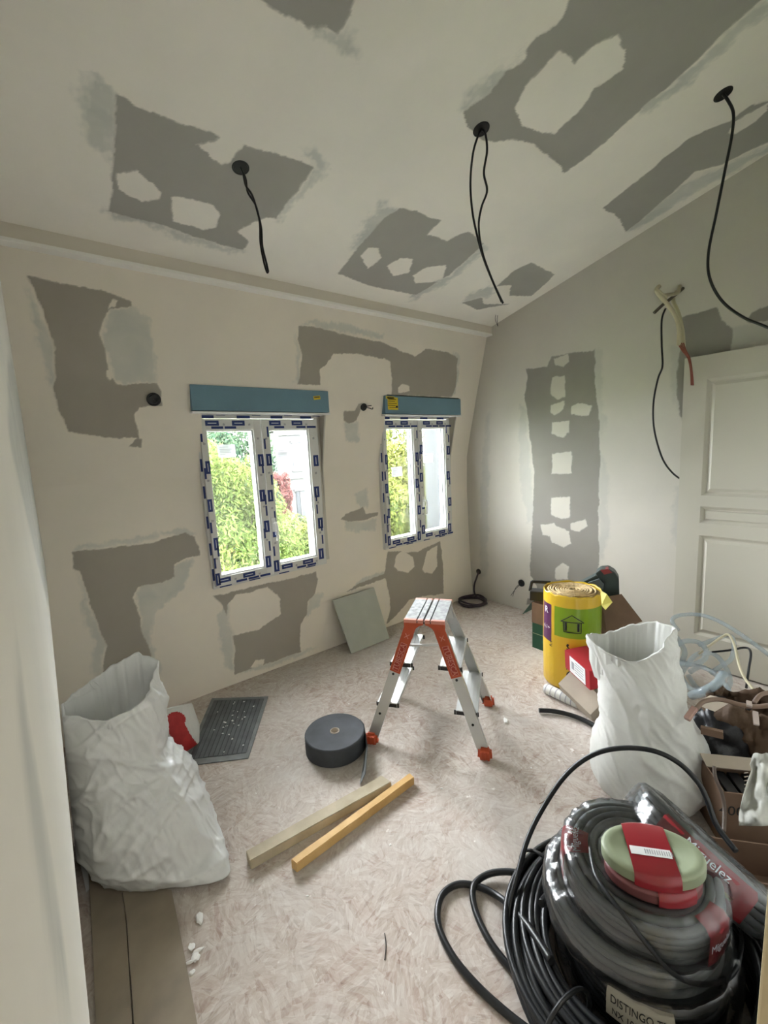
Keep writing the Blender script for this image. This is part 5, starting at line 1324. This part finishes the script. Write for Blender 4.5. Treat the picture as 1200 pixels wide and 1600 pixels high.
# middle roll
C2 = Vector((1.175, .442, .200)); M2 = Ry(-.02)@Rx(-.05)
t = thing('conduit_roll', 'grey conduit roll in puffy clear wrap in the middle of the stack', 'conduit roll', C2, G)
b = new(); torus_rolls(b, C2, .10, .222, .004, 4, .0115, M2, seed=2); obj('conduit', b, M_grey, t)
b = new(); wrapshell(b, C2, .09, .228, .002, .095, M2, seed=2, amp=.006); obj('plastic_wrap', b, M_wrap, t)
# top roll, shifted and tipped
C3 = Vector((1.17, .42, .296)); M3 = Ry(-.03)@Rx(.02)
t = thing('conduit_roll', 'grey conduit roll with red labels on top of the stack', 'conduit roll', C3, G)
b = new(); torus_rolls(b, C3, .085, .192, .004, 5, .0105, M3, seed=3); obj('conduit', b, M_grey, t)
b = new(); band_label(b, C3, .2005, 1.85, 2.35, .012, .108, M3, top=.13); arc_text(b, 'Miguelez', .030, C3, .165, 2.1, .114, M3, mi=2, top=True, sx=.8); obj('red_label', b, [M_rlab, M_olive, M_pale], t, recalc=False)
b = new(); band_label(b, C3, .2005, -1.98, -1.55, .012, .108, M3, top=.16); arc_text(b, 'Miguelez', .030, C3, .2015, -1.75, .06, M3, mi=2, sx=.8); obj('red_label', b, [M_rlab, M_olive, M_pale], t, recalc=False)
b = new(); wrapshell(b, C3, .078, .197, .002, .112, M3, seed=3, amp=.005); obj('plastic_wrap', b, M_wrap, t)
# small flat spool pair
def oval_spool(name, label, c, M, ra, rb, h, m, lab, barcode, group):
    t = thing(name, label, 'wire spool', c, group); R_ = M.to_3x3(); b = new(); nn_ = 72
    rows = []
    for (k, z) in ((.3, 0), (.90, 0), (1, .006), (.985, h*.25), (1.0, h*.30), (.985, h*.5), (1.0, h*.55), (.985, h*.75), (1.0, h*.8), (.98, h-.003), (.92, h), (.78, h+.001), (.76, h-.001), (.6, h+.001), (.58, h-.001), (.42, h+.001), (.40, h-.001), (.2, h-.004)):
        rows.append([b.verts.new(R_@Vector((ra*k*math.cos(2*PI*j/nn_), rb*k*math.sin(2*PI*j/nn_), z))+Vector(c)) for j in range(nn_)])
    for A_, B_ in zip(rows, rows[1:]):
        for j in range(nn_):
            f = b.faces.new([A_[j], A_[(j+1) % nn_], B_[(j+1) % nn_], B_[j]]); f.smooth = True
    b.faces.new(rows[0][::-1]); b.faces.new(rows[-1]); obj('wire_coil', b, m, t)
    b = new(); x0, x1 = lab; rows = []
    K = 12
    for i in range(K+1):
        x = (x0+(x1-x0)*i/K)*ra; y = rb*math.sqrt(max(0, 1-(x/ra)**2))*1.02+.001
        rows.append([b.verts.new(R_@Vector(p)+Vector(c)) for p in ((x, -y, .001), (x, -y-.002, h*.5), (x, -y, h-.003), (x, -y+.008, h+.0025), (x, 0, h+.003), (x, y-.008, h+.0025), (x, y, h-.003), (x, y, .001))])
    for A_, B_ in zip(rows, rows[1:]):
        for j in range(7):
            f = b.faces.new([A_[j], B_[j], B_[j+1], A_[j+1]]); f.smooth = True
    lb = obj('red_label', b, M_rlab, t, recalc=False)
    if barcode:
        b = new(); box(b, R_@Vector((ra*(x0+x1)/2, -.012, h+.0045))+Vector(c), (ra*.78, .022, .0008), R_)
        for i in range(12): box(b, R_@Vector((ra*((x0+x1)/2-.02)+.0055*i-.01, -.012, h+.0052))+Vector(c), (.002, .012, .0006), R_, mi=1)
        obj('barcode_sticker', b, [M_paper, M_greyp], lb)
    return t
sdir = math.atan2(-.93, .36)
Ms = Matrix.Rotation(-.95, 4, 'Z')
CP = Vector((1.125, .375, .412))
oval_spool('wire_spool', 'red-labelled wire spool squeezed beneath the pale green one', CP+Vector((-.005, -.004, 0)), Ry(-.08)@Ms, .112, .074, .034, mat('red_brown_wire', (.17, .06, .06), .4), (-.05, .75), False, 'small wire spools on the stack')
oval_spool('wire_spool', 'pale green wire spool with red label topping the stack', CP+Vector((.004, .0, .036)), Ry(-.10)@Ms, .120, .076, .040, M_greenw, (-.48, .38), True, 'small wire spools on the stack')
# tilted roll leaning on the right
N4 = on(1080, 1343, 2, .415); v4 = (N4-EYE).normalized(); ax4 = _r*.62+_u*.78; ax4 -= v4*ax4.dot(v4); ax4 = (ax4.normalized()-v4*.10).normalized()
xx4 = (-v4-ax4*(-v4).dot(ax4)).normalized(); yy4 = ax4.cross(xx4); M4 = Matrix((xx4, yy4, ax4)).transposed().to_4x4(); C4 = N4-xx4*.200-ax4*.052
t = thing('conduit_roll', 'grey conduit roll with a long red label tilted against the stack', 'conduit roll', C4, G)
b = new(); torus_rolls(b, C4, .11, .195, .004, 5, .0105, M4, seed=5); obj('conduit', b, M_grey, t)
vd4 = .12
b = new(); band_label(b, C4, .2035, vd4-.62, vd4+.62, .012, .102, M4); arc_text(b, 'Miguelez', .032, C4, .2050, vd4, .082, M4, mi=2)
band_label(b, C4, .2043, vd4-.36, vd4+.40, .040, .062, M4, mi=1)
obj('red_label', b, [M_rlab, M_olive, M_pale], t, recalc=False)
b = new(); wrapshell(b, C4, .10, .200, .002, .108, M4, seed=6, amp=.005); obj('plastic_wrap', b, M_wrap, t)
# small red box behind the stack
t = thing('red_box', 'small dark red tube box peeking out behind the conduit stack', 'box', on(905, 1300, 2, .2)); b = new(); beam(b, rp(890, 1300, 1.46), rp(925, 1297, 1.52), .04, .035, bev=.004); obj('box_body', b, M_rlab, t)

# big black cable coil around the stack
b = new(); rg = random.Random(2); CB = Vector((1.185, .41, 0))
t = thing('cable_coil', 'huge coil of black cable around the grey conduit rolls', 'cable coil', CB)
for k in range(34):
    lay = k % 6; col_ = k//6
    rad = .262+.0215*col_+rg.uniform(-.004, .004); zz = .013+.024*lay+.004*col_*(1 if lay < 4 else 0)+rg.uniform(0, .006); ph = rg.uniform(0, 6); ph2 = rg.uniform(0, 6)
    if lay == 5 and col_ > 3: continue
    pts = []
    for q in range(40):
        a = 2*PI*q/40; R_ = rad*(1+.018*math.sin(2*a+ph)+.010*math.sin(3*a+ph2)); 
        p = CB+Vector((R_*math.cos(a), R_*math.sin(a), max(.011, zz*(1+.35*math.sin(a+2.2))+.006*math.sin(3*a+ph)))); p.y = max(p.y, .068); pts.append(p)
    tube(b, pts, .0105, 7, closed=True, k=2)
obj('cable_turns', b, M_rubber, t)
for a in (2.95, 1.6):
    b = new(); pts = [CB+Vector(((.31+.085*math.cos(q))*math.cos(a), (.31+.085*math.cos(q))*math.sin(a), max(.003, .075+.085*math.sin(q)))) for q in [2*PI*i/16 for i in range(16)]]
    tube(b, pts, .006, 6, closed=True, k=3); obj('tie', b, M_rubber, t)
# loose loops on the floor and the big arc
b = new()
tube(b, [on(895, 1640, 2, .02), on(850, 1625, 2, .02), on(800, 1590, 2, .012), on(745, 1540, 2, .012), on(705, 1490, 2, .012), on(684, 1440, 2, .012), on(690, 1400, 2, .012), on(715, 1382, 2, .012), on(750, 1386, 2, .014), on(785, 1405, 2, .03), on(820, 1440, 2, .09), CB+Vector((-.24, .14, .12))], .011, 9)
tube(b, [on(880, 1580, 2, .05), on(850, 1555, 2, .03), on(805, 1520, 2, .014), on(765, 1470, 2, .014), on(742, 1420, 2, .014), on(740, 1385, 2, .02), on(760, 1367, 2, .02), on(790, 1362, 2, .03), on(825, 1368, 2, .05), on(860, 1385, 2, .10), CB+Vector((-.13, .24, .13))], .011, 9)
tag(obj('loose_cable', b, M_rubber, loc=on(740, 1450, 2, 0)), 'two loose black cable loops lying on the floor left of the coil', 'cable')
b = new()
tube(b, [on(870, 1530, 2, .06), on(845, 1520, 2, .035), rp(815, 1500, 1.16), rp(797, 1460, 1.20), rp(796, 1420, 1.25), rp(808, 1370, 1.32), rp(825, 1310, 1.42), rp(850, 1260, 1.50), rp(885, 1210, 1.56), rp(925, 1180, 1.6), rp(970, 1169, 1.62), rp(1020, 1173, 1.62), rp(1060, 1192, 1.62), rp(1090, 1222, 1.6), rp(1105, 1250, 1.58), rp(1120, 1290, 1.55), rp(1150, 1330, 1.5)], .0085, 9)
tag(obj('arched_cable', b, M_rubber, loc=on(845, 1520, 2, 0)), 'stiff black cable arching high in front of the white sack', 'cable')
b = new(); tube(b, [on(x, y, 2, z) for x, y, z in ((922, 1325, .41), (932, 1370, .425), (975, 1430, .418), (1010, 1475, .37), (1050, 1520, .31), (1090, 1537, .25), (1135, 1530, .21), (1155, 1500, .19), (1160, 1450, .19))], .0055, 8)
tag(obj('thin_black_cable', b, M_rubber, loc=rp(1000, 1470, 1.2)), 'thin black cable lying diagonally across the wrapped rolls', 'cable')
b = new(); tube(b, [on(843, 1256, 2, .003), on(850, 1252, 2, .004), on(858, 1246, 2, .003)], .002, 5); tag(obj('twig_scrap', b, M_card, loc=on(850, 1252, 2, 0)), 'tiny brown splinter on the floor beside the arched cable', 'scrap')
b = new(); q = [on(135, 1395, 2, .003), on(158, 1372, 2, .003), on(140, 1345, 2, .02), on(126, 1352, 2, .02)]
vt = [b.verts.new(p) for p in q]; vt2 = [b.verts.new(p+Vector((0, 0, .003))) for p in q]; b.faces.new(vt); b.faces.new(vt2[::-1])
for i in range(4): b.faces.new([vt[i], vt[(i+1) % 4], vt2[(i+1) % 4], vt2[i]])
tag(obj('plastic_scrap', b, M_bag, loc=q[0]), 'white plastic scrap under the left bag beside the wall', 'scrap')
